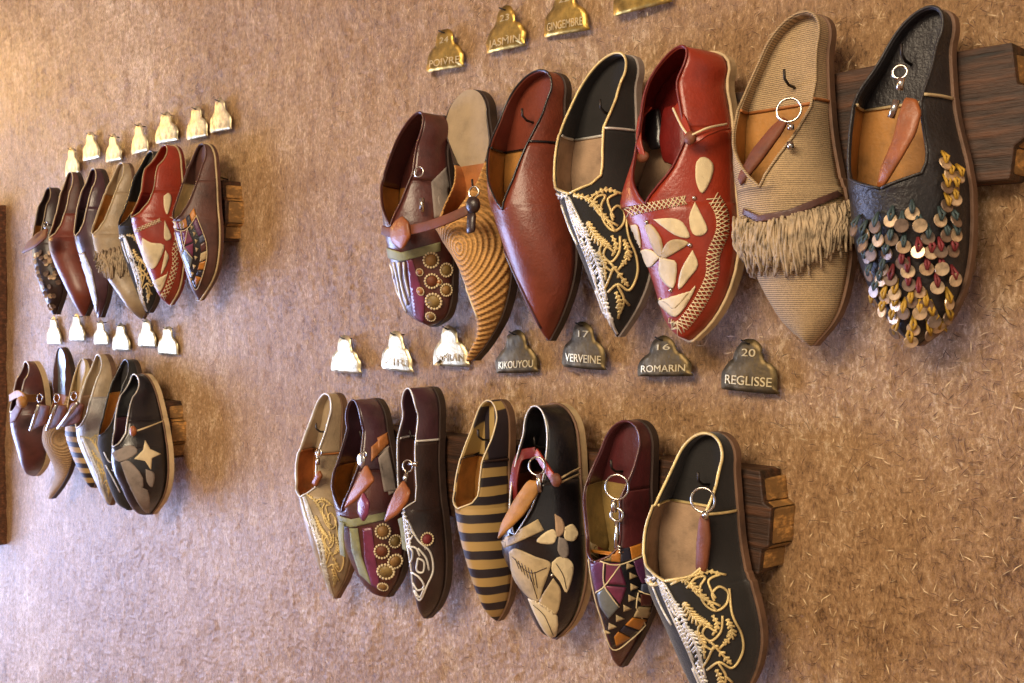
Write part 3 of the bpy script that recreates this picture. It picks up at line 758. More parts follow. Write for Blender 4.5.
B2.patch('trim_strip', [(350, 528), (358, 528), (362, 556), (372, 585), (360, 574), (352, 550)], 'green')
B2.patch('trim_strip', [(363, 528), (372, 527), (376, 560), (381, 590), (372, 585), (365, 560)], 'magenta')
strip('hanging_ribbon', [(342, 522, -.10), (341, 535, -.10), (343, 556, -.095)], .011, .0015, 'green', B2.root)
strip('hanging_ribbon', [(400, 518, -.075), (403, 532, -.075), (405, 550, -.07)], .009, .0015, 'green', B2.root)
B3 = Slipper([(418, 387), (410, 398), (403, 416), (398, 434), (398, 460), (399, 490), (403, 508), (408, 540), (413, 575), (418, 603), (424, 618)],
             [(430, 385), (440, 398), (441, 430), (440, 460), (442, 495), (446, 528), (448, 560), (446, 588), (438, 608), (428, 618)],
             'long dark brown slipper with silver embroidery and a red rosette', G2, 'darkbrown', 'cocoa', 'plum', split=.22, throat=.51, opening=SQ_OPEN, pipe='silver', pr=.0009, seam='silver', sole='sole_dark')
B3.rosette(427, 539, 6, 'crimson')
B3.lines('silver_embroidery', [[(404, 515), (407, 540), (411, 565), (414, 590)], [(408, 520), (418, 540), (430, 552), (433, 570), (427, 585), (420, 600), (414, 590)], [(408, 545), (413, 552), (411, 562), (407, 556), (408, 545)], [(418, 558), (424, 562), (423, 572), (417, 570), (418, 558)],
    [(412, 572), (420, 578), (424, 586), (418, 590), (413, 582)], [(407, 520), (412, 528), (408, 535)], [(413, 535), (409, 545), (416, 548), (420, 556)], [(415, 590), (420, 597), (424, 588)], [(411, 530), (417, 538)], [(418, 548), (426, 558), (429, 570)]] + B3.feather([(404, 512), (408, 530), (411, 550)], 3, 8), 'silver', .0013)
B3.studs([(425, 549), (409, 527), (417, 596)], r=.0014)
B4 = Slipper([(488, 400), (481, 408), (470, 430), (461, 452), (456, 470), (454, 486), (455, 500), (460, 525), (468, 555), (477, 584), (487, 608), (497, 621)],
             [(498, 398), (508, 410), (511, 435), (510, 465), (511, 495), (513, 530), (514, 560), (512, 590), (506, 610), (499, 621)],
             'striped gold and black slipper hanging in the lower right row', G2, 'stripe_h', 'ochre', 'stripe_v', split=.26, throat=.47, opening=F_SQ, pipe='cream', pr=.0009, seam='darkbrown', sole='sole_brown')
B5 = Slipper([(542, 404), (530, 416), (520, 440), (513, 468), (508, 498), (503, 522), (501, 540), (511, 560), (520, 581), (530, 606), (540, 625), (556, 638)],
             [(557, 402), (573, 412), (580, 440), (582, 475), (585, 510), (588, 545), (588, 575), (583, 602), (573, 624), (558, 638)],
             'black leather slipper with pale leaf applique and tan double sole', G2, 'black_leather', 'fob_dark', 'black_leather', split=.3, throat=.53, pipe='silver', pr=.0008, sole='sole_pale', welt='sole_brown', soleth=.0095)
AP5 = [('woven_band', [(501, 540), (505, 548), (544, 530), (538, 519)], 'sand'), ('flower_petal', [(555, 515), (562, 520), (564, 530), (557, 535)], 'suede'), ('flower_petal', [(565, 528), (572, 525), (577, 533), (573, 540), (565, 538)], 'cream'),
       ('flower_petal', [(559, 538), (566, 541), (568, 553), (563, 557), (558, 550)], 'grey'), ('flower_petal', [(556, 536), (552, 543), (538, 541), (545, 533), (553, 530)], 'cream'), ('leaf', [(512, 554), (518, 551), (535, 558), (548, 563), (547, 572), (542, 586), (537, 599), (525, 590), (515, 575)], 'sand'),
       ('leaf', [(553, 563), (560, 558), (570, 562), (572, 572), (566, 590), (560, 580), (553, 571)], 'cream'), ('leaf', [(553, 580), (560, 592), (556, 612), (546, 607), (541, 600)], 'sand'), ('leaf', [(530, 600), (541, 604), (556, 616), (553, 636), (544, 629), (535, 612)], 'cream')]
for a_, p_, m_ in AP5: B5.patch(a_, p_, m_)
B5.lines('leaf_veins', [[(513, 556), (530, 572), (547, 567)], [(530, 572), (538, 598)], [(556, 563), (563, 575), (566, 588)], [(534, 604), (545, 615), (553, 634)]]+[[(516+i*3.2, 558+i*2.2), (520+i*3, 568+i*3.2)] for i in range(7)], 'darkbrown', .0004, off=.0016)
B5.xband('woven_pattern', [(504, 544), (520, 535), (540, 525)], 7, 12, 'darkbrown', .0004)
B5.studs([(552, 575)], r=.0018)
strip('red_strap', [(514, 500, -.088), (514, 480, -.088), (520, 457, -.08), (536, 452, -.075)], .011, .0025, 'red_dark', B5.root)
strip('red_strap', [(536, 452, -.078), (545, 466, -.088), (556, 482, -.098)], .009, .0025, 'red', B5.root)
strip('strap_trim', [(558, 480, -.098), (568, 474, -.085), (580, 468, -.06)], .002, .0015, 'sand', B5.root)
strip('strap_trim', [(558, 484, -.098), (568, 479, -.085), (580, 474, -.06)], .0018, .0015, 'sand', B5.root)
bm = bmesh.new(); ball(bm, W(556, 480, -.1), .007, 10, 8, (1, .6, 1)); link('knot', bm, M['fob_dark'], B5.root)
B6 = Slipper([(620, 420), (609, 432), (598, 453), (588, 472), (584, 488), (586, 510), (588, 532), (589, 552), (595, 580), (602, 608), (608, 635), (613, 655), (620, 667)],
             [(636, 418), (649, 430), (654, 455), (653, 485), (654, 515), (656, 545), (658, 570), (657, 594), (650, 618), (638, 643), (623, 667)],
             'oxblood slipper with purple, silver and amber patchwork toe', G2, 'oxblood', 'olive', 'oxblood', split=.26, throat=.53, pipe='oxblood', sole='sole_dark', opening=F_SQ)
PW = [([(588, 542), (596, 546), (597, 556), (590, 553)], 'cream'), ([(596, 546), (603, 549), (604, 560), (597, 556)], 'crimson'), ([(603, 549), (611, 550), (611, 561), (604, 560)], 'olive'), ([(611, 550), (620, 549), (620, 562), (611, 561)], 'orange'), ([(620, 549), (629, 547), (631, 560), (620, 562)], 'navy'), ([(629, 547), (641, 543), (643, 554), (631, 560)], 'orange'),
      ([(591, 556), (605, 562), (604, 584), (597, 592), (592, 572)], 'purple'), ([(606, 563), (619, 563), (626, 585), (606, 583)], 'magenta'), ([(605, 585), (626, 587), (620, 604)], 'magenta'), ([(598, 593), (605, 585), (619, 606), (609, 618), (601, 606)], 'pewter'),
      ([(633, 561), (643, 557), (646, 572), (651, 582), (641, 583), (636, 572)], 'purple'), ([(641, 584), (652, 583), (653, 593), (640, 592)], 'blue'), ([(640, 594), (653, 594), (653, 605), (640, 605)], 'maroon'), ([(638, 606), (652, 607), (647, 617), (633, 616)], 'sand'), ([(632, 617), (646, 619), (639, 629), (625, 624)], 'orange'), ([(624, 625), (637, 630), (631, 636), (620, 630)], 'navy'), ([(618, 631), (630, 637), (616, 645), (614, 636)], 'orange')]
ZZ = [(629, 566), (632, 576), (633, 587), (631, 598), (626, 608), (619, 618), (612, 626), (606, 632)]
def patchwork(S, f=lambda p: p, k=1.0):
    S.patch('patchwork_base', [f(p) for p in ((589, 552), (604, 561), (620, 563), (642, 555), (651, 580), (654, 600), (647, 620), (630, 638), (613, 648), (604, 622), (595, 590))], 'black_leather', .0004)
    for p_, m_ in PW: S.patch('leather_patch', [f(p) for p in p_], m_, .0014)
    for x, y in ZZ: S.patch('zigzag_tooth', [f((x-3*k, y-4)), f((x+5*k, y)), f((x-3*k, y+3))], 'sand', .0014)
    S.lines('border_cord', [[f(p) for p in ((589, 552), (595, 590), (604, 622), (613, 648), (630, 638), (647, 620), (654, 600), (651, 580), (643, 554))], [f(p) for p in ((589, 553), (604, 562), (620, 564), (643, 555))], [f(p) for p in ((604, 562), (605, 585), (619, 606))], [f(p) for p in ((620, 564), (605, 585), (597, 592))]], 'cream', .0007, off=.002)
patchwork(B6)
B7 = Slipper([(700, 432), (688, 440), (674, 462), (661, 486), (650, 504), (645, 520), (644, 548), (647, 573), (656, 595), (669, 625), (683, 660), (698, 692), (715, 714)],
             [(716, 430), (731, 440), (736, 470), (739, 505), (742, 540), (747, 568), (757, 597), (763, 625), (764, 645), (758, 672), (744, 696), (719, 714)],
             'black velvet slipper with gold scroll embroidery in front of the hewn board end', G2, 'black_velvet', 'suede', 'black_velvet', split=.265, throat=.5, opening=F_SQ, pipe='gold', pr=.0015, seam='gold', sole='sole_brown')
scrolls(B7, aff(SRC4, [(645, 575), (716, 712), (764, 640)]), .0012)

# ------------------------------------------------------------------ UPPER LEFT ROW
C7 = Slipper([(199, 146), (192, 160), (184, 185), (178, 203), (173, 220), (176, 240), (183, 264), (190, 286), (198, 300)],
             [(206, 144), (215, 156), (218, 180), (219, 205), (221, 230), (220, 256), (215, 278), (201, 301)],
             'grey-brown slipper with colourful patchwork toe, rightmost of the upper left row', G3, 'cocoa', 'sand', 'cocoa', opening=L_V, split=.25, throat=.5, hp=LH, pipe='cocoa', sole='cocoa', soleth=.005, welt='sand', apex=.15)
patchwork(C7, aff([(588, 545), (642, 547), (613, 648)], [(173, 223), (195, 211), (196, 289)]), .8)
C6 = Slipper([(160, 149), (152, 160), (144, 178), (141, 200), (135, 215), (131, 228), (138, 250), (149, 275), (159, 296), (169, 305)],
             [(173, 146), (181, 160), (184, 185), (186, 215), (187, 240), (185, 265), (181, 288), (172, 305)],
             'red leather slipper with cream stitching in the upper left row', G3, 'red', 'red_dark', 'red', opening=L_V, split=.3, throat=.47, hp=LH, pipe='sand', pr=.0008, sole='red_dark', soleth=.005, welt='sand', apex=.15)
fr6 = aff([(620, 205), (692, 341), (741, 240)], [(131, 228), (169, 305), (187, 240)])
for p_ in ([(646, 227), (662, 236), (687, 243), (676, 264), (661, 275), (641, 260)], [(697, 163), (707, 160), (712, 170), (702, 191), (696, 178)], [(695, 204), (706, 228), (701, 234), (692, 230)], [(692, 252), (697, 265), (680, 287)], [(659, 299), (676, 307), (693, 287), (676, 315)]): C6.patch('applique', [fr6(p) for p in p_], 'cream')
C6.xband('cross_stitching', [fr6(p) for p in [(626, 213), (645, 208), (686, 200)]], 4, 9, 'cream', .0006)
C6.xband('cross_stitching', [fr6(p) for p in [(712, 196), (721, 212), (722, 232), (713, 255), (712, 275), (702, 298), (690, 316), (678, 328)]], 6, 18, 'cream', .0006)
C5 = Slipper([(149, 152), (141, 163), (134, 183), (128, 205), (121, 222), (118, 234), (122, 252), (130, 276), (140, 300), (147, 313)],
             [(156, 153), (162, 165), (162, 190), (161, 220), (161, 250), (160, 276), (156, 300), (149, 313)],
             'black slipper with silver zigzag embroidery between the fringed and red slippers', G3, 'black_velvet', 'ochre', 'black_velvet', opening=L_V, split=.3, throat=.47, hp=LH, pipe='black_leather', sole='sole_dark', apex=.15)
scrolls(C5, aff(SRC4, [(119, 235), (147, 313), (163, 268)]), .0013, dens=.7)
C4 = Slipper([(118, 165), (112, 178), (104, 200), (97, 220), (92, 238), (96, 258), (104, 276), (116, 292), (128, 308), (140, 319)],
             [(126, 163), (132, 172), (133, 195), (134, 220), (138, 245), (145, 268), (150, 290), (150, 306), (143, 319)],
             'pale beige slipper with a woolly fringe in the upper left row', G3, 'beige', 'ochre', 'beige', opening=L_V, split=.2, throat=.47, hp=LH, pipe='cream', pr=.0009, sole='sole_brown', soleth=.005, apex=.15)
bm = bmesh.new(); rnd = random.Random(4)
for i in range(200):
    u = rnd.random(); x = 95+u*38; yt = 256+rnd.uniform(-4, 8)-u*8; b = (x+rnd.uniform(-2, 3), yt+rnd.uniform(10, 22))
    P = [C4.hit(x, yt, .002), C4.hit((x+b[0])/2, (yt+b[1])/2, .008), C4.hit(b[0], b[1], .003)]
    if (P[0]-P[2]).length < .07: tube(bm, P, .0014, 5)
link('yarn_fringe', bm, M['yarn'], C4.root)['kind'] = 'stuff'
C3 = Slipper([(92, 170), (86, 182), (79, 205), (75, 228), (75, 246), (80, 260), (86, 280), (92, 300), (98, 317)],
             [(98, 169), (105, 178), (107, 200), (107, 225), (108, 250), (110, 272), (108, 296), (101, 318)],
             'dark plum slipper with pale rim piping and silver toe, beside the fringed one', G3, 'plum', 'darkbrown', 'plum', opening=L_V, split=.27, throat=.46, hp=LH, pipe='cream', pr=.001, sole='sole_dark', apex=.15)
C3.patch('silver_panel', [(77, 254), (84, 252), (92, 270), (98, 300), (97, 314), (90, 290)], 'silver_cloth')
C2 = Slipper([(66, 174), (62, 188), (58, 210), (52, 232), (48, 248), (54, 266), (64, 286), (74, 304), (82, 316)],
             [(74, 172), (80, 182), (82, 205), (84, 230), (88, 255), (92, 278), (93, 298), (86, 316)],
             'smooth maroon-brown slipper with cream rim, second from the left of the upper left row', G3, 'brown', 'cocoa', 'cocoa', opening=L_V, split=.3, throat=.47, hp=LH, pipe='cream', pr=.001, sole='sole_dark', apex=.15)
C1 = Slipper([(46, 190), (40, 202), (36, 222), (33, 240), (32, 255), (35, 272), (41, 290), (48, 306), (53, 315)],
             [(53, 187), (59, 196), (61, 218), (62, 245), (64, 270), (64, 292), (57, 314)],
             'dark sequined slipper at the far left of the upper left row', G3, 'darkbrown', 'ochre', 'darkbrown', opening=L_V, split=.3, throat=.45, hp=LH, pipe='sand', pr=.0008, sole='sole_dark', apex=.15)
rnd = random.Random(9)
for i in range(46):
    x = rnd.uniform(36, 61); y = rnd.uniform(252, 308); x = max(x, 33+(y-255)*.35)
    p = C1.hit(x, y, .003); p0_ = C1.hit(x, y, 0)
    o = bpy.data.objects.new('sequin', sm['sequin' if i % 2 else 'sequin_grey']); COL.objects.link(o); o.parent = C1.root; o.location = p-C1.root.location
    o.rotation_euler = ((p-p0_).normalized()+Vector((rnd.uniform(-.4, .4), 0, rnd.uniform(-.2, .4)))).to_track_quat('Z', 'Y').to_euler()

# ------------------------------------------------------------------ LOWER LEFT ROW
D6_ = Slipper([(124, 360), (116, 372), (109, 390), (103, 412), (97, 434), (102, 450), (108, 474), (117, 498), (128, 510)],
             [(131, 358), (137, 370), (139, 395), (140, 425), (141, 455), (140, 485), (130, 510)],
             'black velvet slipper with ochre inside, tucked behind the starred black slipper', G4, 'black_velvet', 'ochre', 'black_velvet', opening=L_V, split=.22, throat=.49, hp=LH, pipe='black_leather', sole='sole_dark', apex=.15)
D6_.lines('embroidery', [[(104, 452), (110, 462), (118, 458)], [(106, 465), (114, 480), (120, 492)], [(112, 470), (120, 474), (124, 490)]], 'silver', .0012)
D7 = Slipper([(131, 375), (123, 386), (117, 402), (114, 425), (111, 440), (113, 454), (121, 472), (130, 494), (139, 508), (150, 514)],
             [(144, 371), (154, 384), (161, 408), (166, 432), (169, 456), (169, 478), (164, 498), (153, 514)],
             'black slipper with a cream star and grey applique, rightmost of the lower left row', G4, 'black_leather', 'plum', 'black_leather', opening=L_V, split=.3, throat=.48, hp=LH, pipe='silver', pr=.0012, sole='sole_pale', welt='sole_brown', soleth=.009, apex=.15)
D7.patch('star', [(145, 440), (150, 449), (161, 454), (152, 458), (151, 470), (145, 461), (134, 459), (143, 450)], 'cream')
for p_ in ([(113, 453), (130, 446), (136, 453), (120, 461)], [(122, 464), (130, 463), (142, 478), (139, 493), (130, 485)], [(131, 488), (147, 491), (148, 511), (140, 505)], [(146, 470), (154, 474), (152, 486), (147, 481)]): D7.patch('applique', p_, 'grey')
strip('strap_trim', [(133, 432, -.105), (145, 428, -.09), (163, 421, -.06)], .003, .0015, 'sand', D7.root)
bm = bmesh.new(); ball(bm, W(133, 431, -.105), .009, 10, 8, (1, .6, 1)); link('knot', bm, M['fob'], D7.root)
D5 = Slipper([(97, 355), (90, 368), (82, 388), (77, 408), (76, 425), (79, 437), (87, 456), (96, 478), (104, 498), (109, 505)],
             [(104, 353), (111, 362), (114, 385), (115, 410), (115, 435), (117, 460), (118, 482), (111, 505)],
             'pale beige slipper with silver brocade toe in the lower left row', G4, 'silver_cloth', 'suede', 'beige', opening=L_V, split=.27, throat=.48, hp=LH, pipe='silver', pr=.0013, sole='sole_brown', apex=.15)
scrolls(D5, aff(SRC4, [(79, 436), (109, 505), (118, 470)]), .001, dens=.6)
D4 = Slipper([(80, 359), (75, 372), (70, 392), (66, 412), (65, 428), (70, 445), (78, 464), (86, 480), (92, 488)],
             [(85, 358), (90, 368), (92, 392), (94, 420), (96, 445), (98, 466), (95, 487)],
             'slipper with dark and tan crosswise stripes, partly hidden behind the silver one', G4, 'stripe_h', 'ochre', 'sand', opening=L_V, split=.27, throat=.46, hp=LH, pipe='cream', pr=.0009, sole='sole_brown', apex=.15)
D3 = Slipper([(55, 348), (51, 360), (52, 378), (54, 395), (48, 412), (41, 430), (46, 444), (53, 462), (55, 474), (51, 486), (48, 497)],
             [(62, 346), (69, 354), (72, 375), (73, 400), (74, 425), (75, 448), (71, 468), (62, 486), (52, 499)],
             'tan woven slipper with hooked toe and silvery heel in the lower left row', G4, 'tan', 'tan', 'cocoa', 'pewter', split=.3, throat=.5,
             opening=[(0, 84), (.2, 82), (.27, 70), (.34, 55), (.5, 0)], hp=LH, hs=.85, sole='sole_dark', apex=.15)
D3.vamp.data.materials[0] = weave('tan_raffia_weave', (176, 144, 102), W(48, 440, -.1)-D3.root.location)
D1 = Slipper([(24, 362), (18, 372), (13, 390), (10, 405), (11, 420), (16, 438), (21, 456), (27, 470), (34, 476)],
             [(33, 359), (40, 368), (45, 388), (47, 410), (48, 432), (47, 455), (43, 468), (36, 476)],
             'maroon loafer slipper with gold knotted strap at the far left of the lower left row', G4, 'maroon', 'plum', 'maroon', opening=L_V, split=.3, throat=.42, hp=LH, pipe='silver', pr=.0012, sole='sole_pale', soleth=.01, apex=.15)
strip('gold_strap', [(10, 398, -.10), (18, 394, -.12), (26, 398, -.12), (36, 398, -.08)], .016, .004, 'ochre', D1.root)
bm = bmesh.new(); ball(bm, W(22, 402, -.125), .016, 10, 8, (1.2, .6, .8)); link('knot', bm, M['ochre'], D1.root)
leather('gold_flap', [(18, 402, -.12), (12, 412, -.12), (10, 424, -.118), (16, 420, -.12), (22, 408, -.12)], 'fob_dark', D1.root)

# ------------------------------------------------------------------ key fobs
fob('steel key ring with silver barrel hanging in the leftmost maroon slipper', (419, 172), -.085, .006, [(402, 216, -.115), (408, 222, -.12), (410, 236, -.12), (402, 250, -.118), (391, 242, -.116), (390, 228, -.115), (396, 220, -.115)], 'fob', [[(422, 198, -.085), (422, 212, -.085)]])
f_ = fob('chestnut strap fob with round leather bob on the woven straw mule', (474, 192), -.085, .006, None)
strip('leather_strap', [(468, 210, -.104), (445, 220, -.112), (420, 228, -.116), (392, 232, -.114), (382, 230, -.11)], .011, .003, 'fob_dark', f_)
bm = bmesh.new(); ball(bm, W(473, 205, -.103), .0095, 14, 10, (1, .7, 1)); link('leather_bob', bm, M['darkbrown'], f_)
leather('leather_tab', [(468, 212, -.104), (475, 213, -.104), (474, 232, -.106), (467, 234, -.106)], 'darkbrown', f_)
fob('steel ring with long ochre-brown leather fob inside the fringed slipper', (789, 110), -.085, .0098, [(788, 120, -.086), (782, 132, -.088), (762, 160, -.092), (741, 186, -.096), (737, 178, -.094), (752, 150, -.09), (772, 126, -.086), (782, 117, -.085)], 'fob_dark', [[(791, 124, -.088), (791, 130, -.088)], [(790, 142, -.09), (791, 149, -.09)]])
bm = bmesh.new(); 
fob('rounded brown leather fob with silver tab inside the sequined slipper', (900, 72), -.085, .005, [(905, 97, -.09), (916, 99, -.09), (921, 112, -.092), (915, 134, -.094), (900, 160, -.096), (884, 186, -.092), (876, 190, -.09), (880, 170, -.09), (893, 140, -.09), (899, 115, -.09)], 'fob', [[(902, 78, -.086), (899, 90, -.086)], [(897, 100, -.088), (891, 118, -.088)]])
fob('small brown key fob on wire inside the pointed beige slipper', (319, 453), -.08, .0045, [(319, 470, -.082), (322, 476, -.082), (316, 487, -.082), (312, 483, -.082)], 'fob', [[(318, 458, -.08), (318, 465, -.08)]])
fob('cognac leather fob with a round silver disc in front of the plum slipper', (364, 455), -.095, .004, [(366, 464, -.112), (374, 480, -.118), (366, 490, -.12), (354, 502, -.122), (344, 509, -.122), (350, 494, -.12), (358, 478, -.115)], 'fob', None, disc=(361, 460, -.102, .0085))
fob('small pink pointed leather pendant below the silver disc of the plum slipper', (363, 496), -.118, .003, [(363, 492, -.122), (369, 503, -.124), (368, 514, -.124), (363, 522, -.124), (358, 513, -.124), (358, 502, -.124)], 'magenta')
fob('cognac teardrop leather fob on a ring at the dark brown slipper opening', (408, 466), -.095, .0068, [(403, 480, -.11), (410, 492, -.115), (407, 502, -.117), (398, 514, -.12), (384, 523, -.122), (388, 508, -.12), (396, 490, -.115)], 'fob', [[(407, 472, -.1), (405, 480, -.108)], [(410, 464, -.098), (417, 464, -.098)]])
fob('ochre leather fob on a ring poking out of the black applique slipper', (537, 466), -.095, .009, [(537, 481, -.1), (538, 492, -.1), (524, 514, -.108), (508, 530, -.114), (497, 540, -.116), (501, 524, -.112), (514, 500, -.104), (528, 480, -.1)], 'ochre', [[(539, 474, -.1), (540, 492, -.1)]])
fob('steel key and large ring hanging in the patchwork oxblood slipper', (617, 487), -.088, .0115, None, metal=[[(614, 500, -.088), (614, 512, -.088)]], key=((617, 520, -.086), (616, 556, -.086)))
fob('pair of steel rings with a slim brown tag in the gold-embroidered velvet slipper', (703, 500), -.088, .0105, [(700, 515, -.086), (708, 517, -.086), (710, 540, -.086), (706, 572, -.086), (696, 572, -.084), (697, 540, -.085)], 'fob_dark', [[(706, 512, -.09), (705, 518, -.09)]])
fob('pointed brown leather fob sticking out left of the far left sequined slipper', (46, 225), -.11, .006, [(48, 228, -.12), (46, 238, -.13), (34, 248, -.14), (21, 254, -.14), (27, 243, -.138), (38, 232, -.13)], 'fob_dark')
for lab, x, y, ang in (('brown leather fob edged with steel beside the maroon loafer', 36, 418, .1), ('brown leather fob edged with steel, middle of three in the lower left row', 53, 418, .15), ('brown leather fob edged with steel resting over the striped slipper', 70, 416, .55)):
    f_ = fob(lab, (x+4, y-20), -.115, .008, [(x+2, y-14, -.13), (x+14, y-12, -.12), (x+10, y+6, -.12), (x-4-8*ang, y+12, -.13), (x-3, y, -.13)], 'fob_dark')
    bm = bmesh.new(); tube(bm, [W(x+2+10*ang, y-13, -.137), W(x-4-14*ang, y+12, -.137)], .0035, 8); link('steel_edge', bm, M['steel'], f_)

# ------------------------------------------------------------------ brass name plates
SHAPE = [(-.46, 0), (.46, 0), (.5, .07), (.5, .28), (.45, .42), (.36, .53), (.27, .6), (.235, .72), (.2, .87), (.1, .97), (0, 1), (-.1, .97), (-.2, .87), (-.235, .72), (-.27, .6), (-.36, .53), (-.45, .42), (-.5, .28), (-.5, .07)]
def text(body, parent, origin, ex, ez, height, m, yv):
    cu = bpy.data.curves.new('t', 'FONT'); cu.body = body; cu.size = 1; cu.extrude = .02; cu.align_x = 'CENTER'
    ob = bpy.data.objects.new('t', cu); COL.objects.link(ob)
    me = bpy.data.meshes.new_from_object(ob.evaluated_get(bpy.context.evaluated_depsgraph_get()))
    bpy.data.objects.remove(ob)
    xs = [v.co.x for v in me.vertices]; wdt = max(xs)-min(xs)
    bm = bmesh.new(); bm.from_mesh(me); bpy.data.meshes.remove(me)
    for v in bm.verts:
        p = v.co.copy(); v.co = origin + ex*(p.x/wdt) + ez*(p.y/.7*height) + Vector((0, -p.z*.02, 0))
    return link('lettering', bm, m, parent, False)
def plaque(label, top, bl, br, group, light=False, name=None, num=None, bend=.003):
    y = -.0075
    T, A, B = W(*top, y), W(*bl, y), W(*br, y); mid = (A+B)/2; ex = B-A; ez = T-mid
    e = empty('name_plate', mid+ez*.5, label, 'name plate', group)
    bm = bmesh.new(); rnd = random.Random(int(top[0]))
    P = crom([mid+ex*u+ez*v+Vector((rnd.uniform(-.0012, .0012), 0, rnd.uniform(-.001, .001))) for u, v in SHAPE]+[mid+ex*SHAPE[0][0]], 3)[:-1]
    # bent sheet: columns of a grid clipped by outline
    c = mid+ez*.35; k = len(P); rg = []
    for f in (1, .75, .5, .25): rg.append([bm.verts.new(c.lerp(p, f)) for p in P])
    cv = bm.verts.new(c)
    for a, b in zip(rg, rg[1:]):
        for i in range(k): bm.faces.new((a[i], a[(i+1) % k], b[(i+1) % k], b[i]))
    for i in range(k): bm.faces.new((rg[-1][i], rg[-1][(i+1) % k], cv))
    hw = ex.length/2; s1 = rnd.uniform(-1, 1)
    def bendy(q):
        u = (q.x-mid.x)/hw; return Vector((0, -bend*(1-u*u)*.8 + bend*.3*s1*u, 0))
    for v in bm.verts: v.co += bendy(v.co)
    bm.normal_update()
    if sum(f.normal.y for f in bm.faces) > 0: bmesh.ops.reverse_faces(bm, faces=bm.faces)
    o = link('plate', bm, M['brass_lit' if light else 'brass' if group == GP['a'] else 'brass_dim'], e); md = o.modifiers.new('thickness', 'SOLIDIFY'); md.thickness = .0009
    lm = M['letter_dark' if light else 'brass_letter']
    for body, v0, hgt, wd in ((name, .12, .17, .82), (num, .66, .14, .24)):
        if not body: continue
        t_ = text(body, e, mid+ez*v0, ex*wd, ez.normalized(), ez.length*hgt, lm, y)
        for v in t_.data.vertices:
            q = v.co+e.location; v.co += bendy(q)+Vector((0, -.0003, 0))
    bm = bmesh.new(); q = mid+ez*.9; tube(bm, [q+Vector((0, .012, 0)), q+Vector((0, -.005, 0)), q+Vector((-.006, -.007, .003))], .0009, 6); link('nail', bm, M['iron'], e)
    return e
GP = {'a': 'brass name plates above the upper right row', 'b': 'brass name plates between the right rows', 'c': 'name plates above the upper left row', 'd': 'name plates between the left rows'}
plaque('small brass plate with a bright left half, leftmost above the upper right row', (446, 29), (427, 73), (463, 67), GP['a'], False, 'POIVRE', '24')
plaque('brass plate stamped JASMIN above the brown slipper', (507, 6), (486, 54), (525, 46), GP['a'], False, 'JASMIN', '23')
plaque('brass plate stamped GINGEMBRE near the top edge of the photo', (566, -14), (544, 38), (587, 30), GP['a'], False, 'GINGEMBRE', '22')
plaque('brass plate cut off by the top edge above the red slipper', (638, -42), (614, 17), (669, 3), GP['a'], False, None)
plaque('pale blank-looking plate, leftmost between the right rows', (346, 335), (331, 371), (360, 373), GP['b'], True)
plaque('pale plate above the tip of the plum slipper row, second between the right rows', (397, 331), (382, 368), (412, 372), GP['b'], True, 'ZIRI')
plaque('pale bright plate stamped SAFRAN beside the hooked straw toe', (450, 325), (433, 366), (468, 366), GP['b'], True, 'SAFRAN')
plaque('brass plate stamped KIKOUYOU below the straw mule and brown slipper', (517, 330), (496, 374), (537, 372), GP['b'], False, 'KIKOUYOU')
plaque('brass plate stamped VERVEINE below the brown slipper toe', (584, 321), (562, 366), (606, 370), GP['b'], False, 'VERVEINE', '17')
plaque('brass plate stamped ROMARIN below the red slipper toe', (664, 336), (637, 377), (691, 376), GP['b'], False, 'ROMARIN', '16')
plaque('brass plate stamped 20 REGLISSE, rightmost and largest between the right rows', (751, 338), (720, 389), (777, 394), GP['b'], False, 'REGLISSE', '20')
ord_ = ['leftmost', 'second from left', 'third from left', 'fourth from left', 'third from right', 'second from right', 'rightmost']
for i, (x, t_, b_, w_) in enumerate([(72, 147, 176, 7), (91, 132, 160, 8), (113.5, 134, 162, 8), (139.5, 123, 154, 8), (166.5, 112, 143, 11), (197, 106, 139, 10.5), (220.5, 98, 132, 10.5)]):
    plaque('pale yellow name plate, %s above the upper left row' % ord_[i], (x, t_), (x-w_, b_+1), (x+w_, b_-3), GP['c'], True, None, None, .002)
ord2 = ['leftmost', 'second from left', 'third from left', 'third from right', 'second from right', 'rightmost']
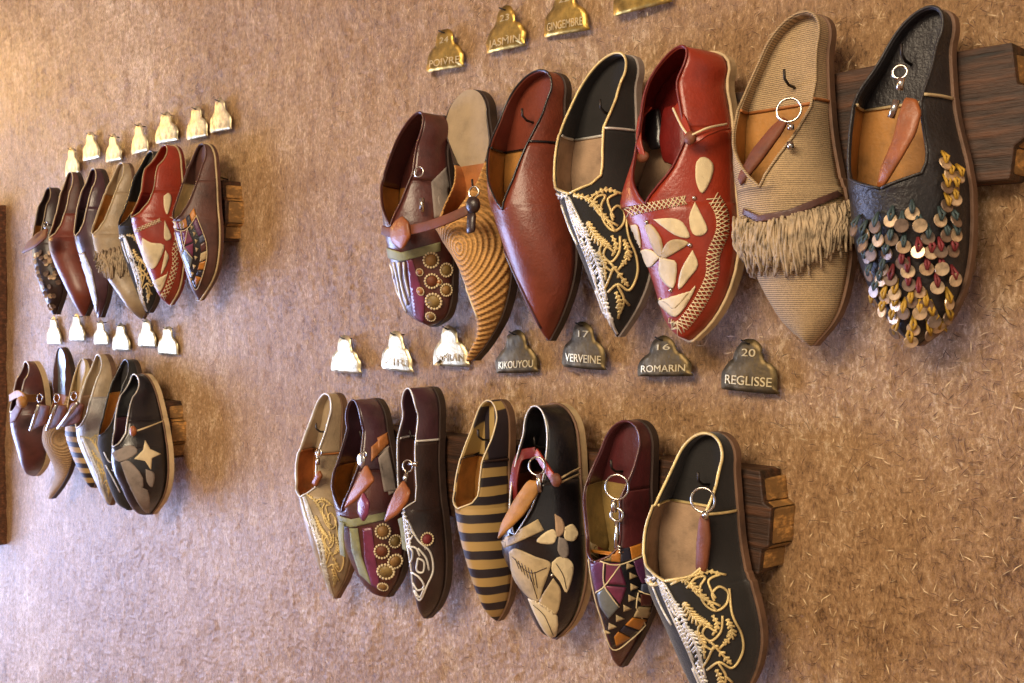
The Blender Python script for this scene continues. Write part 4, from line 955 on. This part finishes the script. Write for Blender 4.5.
for i, (x, t_, b_, w_) in enumerate([(54, 317, 344, 7), (77, 314, 341, 8), (101, 320, 345, 7.5), (121, 323, 351, 9), (147, 319, 347, 9), (168, 326, 355, 10)]):
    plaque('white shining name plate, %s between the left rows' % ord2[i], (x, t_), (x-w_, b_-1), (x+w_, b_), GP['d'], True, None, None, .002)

# ------------------------------------------------------------------ light
def area(name, loc, rot, sx, sy, e, c):
    l = bpy.data.lights.new(name, 'AREA'); l.shape = 'RECTANGLE'; l.size = sx; l.size_y = sy; l.energy = e; l.color = c
    o = bpy.data.objects.new(name, l); COL.objects.link(o); o.location = loc; o.rotation_euler = rot; return o
area('daylight_doorway', (-4.55, -1.55, .72), (0, -PI/2, 0), 1.42, 2.3, 158, (.44, .56, 1.0))
area('evening_light_through_upper_opening', (-4.55, -.95, 1.9), (0, -PI/2, 0), .75, 1.15, 8, (1, .82, .54))
area('warm_wall_lamp', (-3.7, -.4, 2.25), (0, -.6, 0), .25, .25, 7.5, (1, .56, .14))
area('warm_ceiling_fill', (-.2, -2.2, 2.7), (.35, 0, 0), 1.6, 1.6, 132, (1, .80, .56))  # added soft fill from above for the right part, no known lamp
w = bpy.data.worlds.new('world'); scene.world = w; w.use_nodes = True
w.node_tree.nodes['Background'].inputs[0].default_value = (1.0, .84, .70, 1); w.node_tree.nodes['Background'].inputs[1].default_value = .42

cam = bpy.data.cameras.new('camera'); co = bpy.data.objects.new('camera', cam); COL.objects.link(co)
cam.sensor_width = 36; cam.lens = 36*F/1024; cam.shift_y = -36.5/1024; cam.clip_start = .01
co.location = CAM; co.rotation_euler = Vector((-CO, SI, 0)).to_track_quat('-Z', 'Y').to_euler()
cam.dof.use_dof = True; cam.dof.focus_distance = .98; cam.dof.aperture_fstop = 32
scene.camera = co
vs = scene.view_settings; vs.view_transform = 'Standard'; vs.look = 'None'; vs.gamma = 1; vs.use_curve_mapping = False; vs.exposure = .26
for nm in 'A1 A2 A3 A4 A5 A6 A7 B1 B2 B3 B4 B5 B6 B7 C7 C6 C5 C4 C3 C2 C1 D7 D6_ D5 D4 D3 D1'.split():
    S_ = globals()[nm]; mid = S_.rows[len(S_.rows)//2]
    print(nm, 'w %.3f x %.3f len %.3f' % (S_.wmax, mid[2], S_.rows[0][1]-S_.rows[-1][1]))
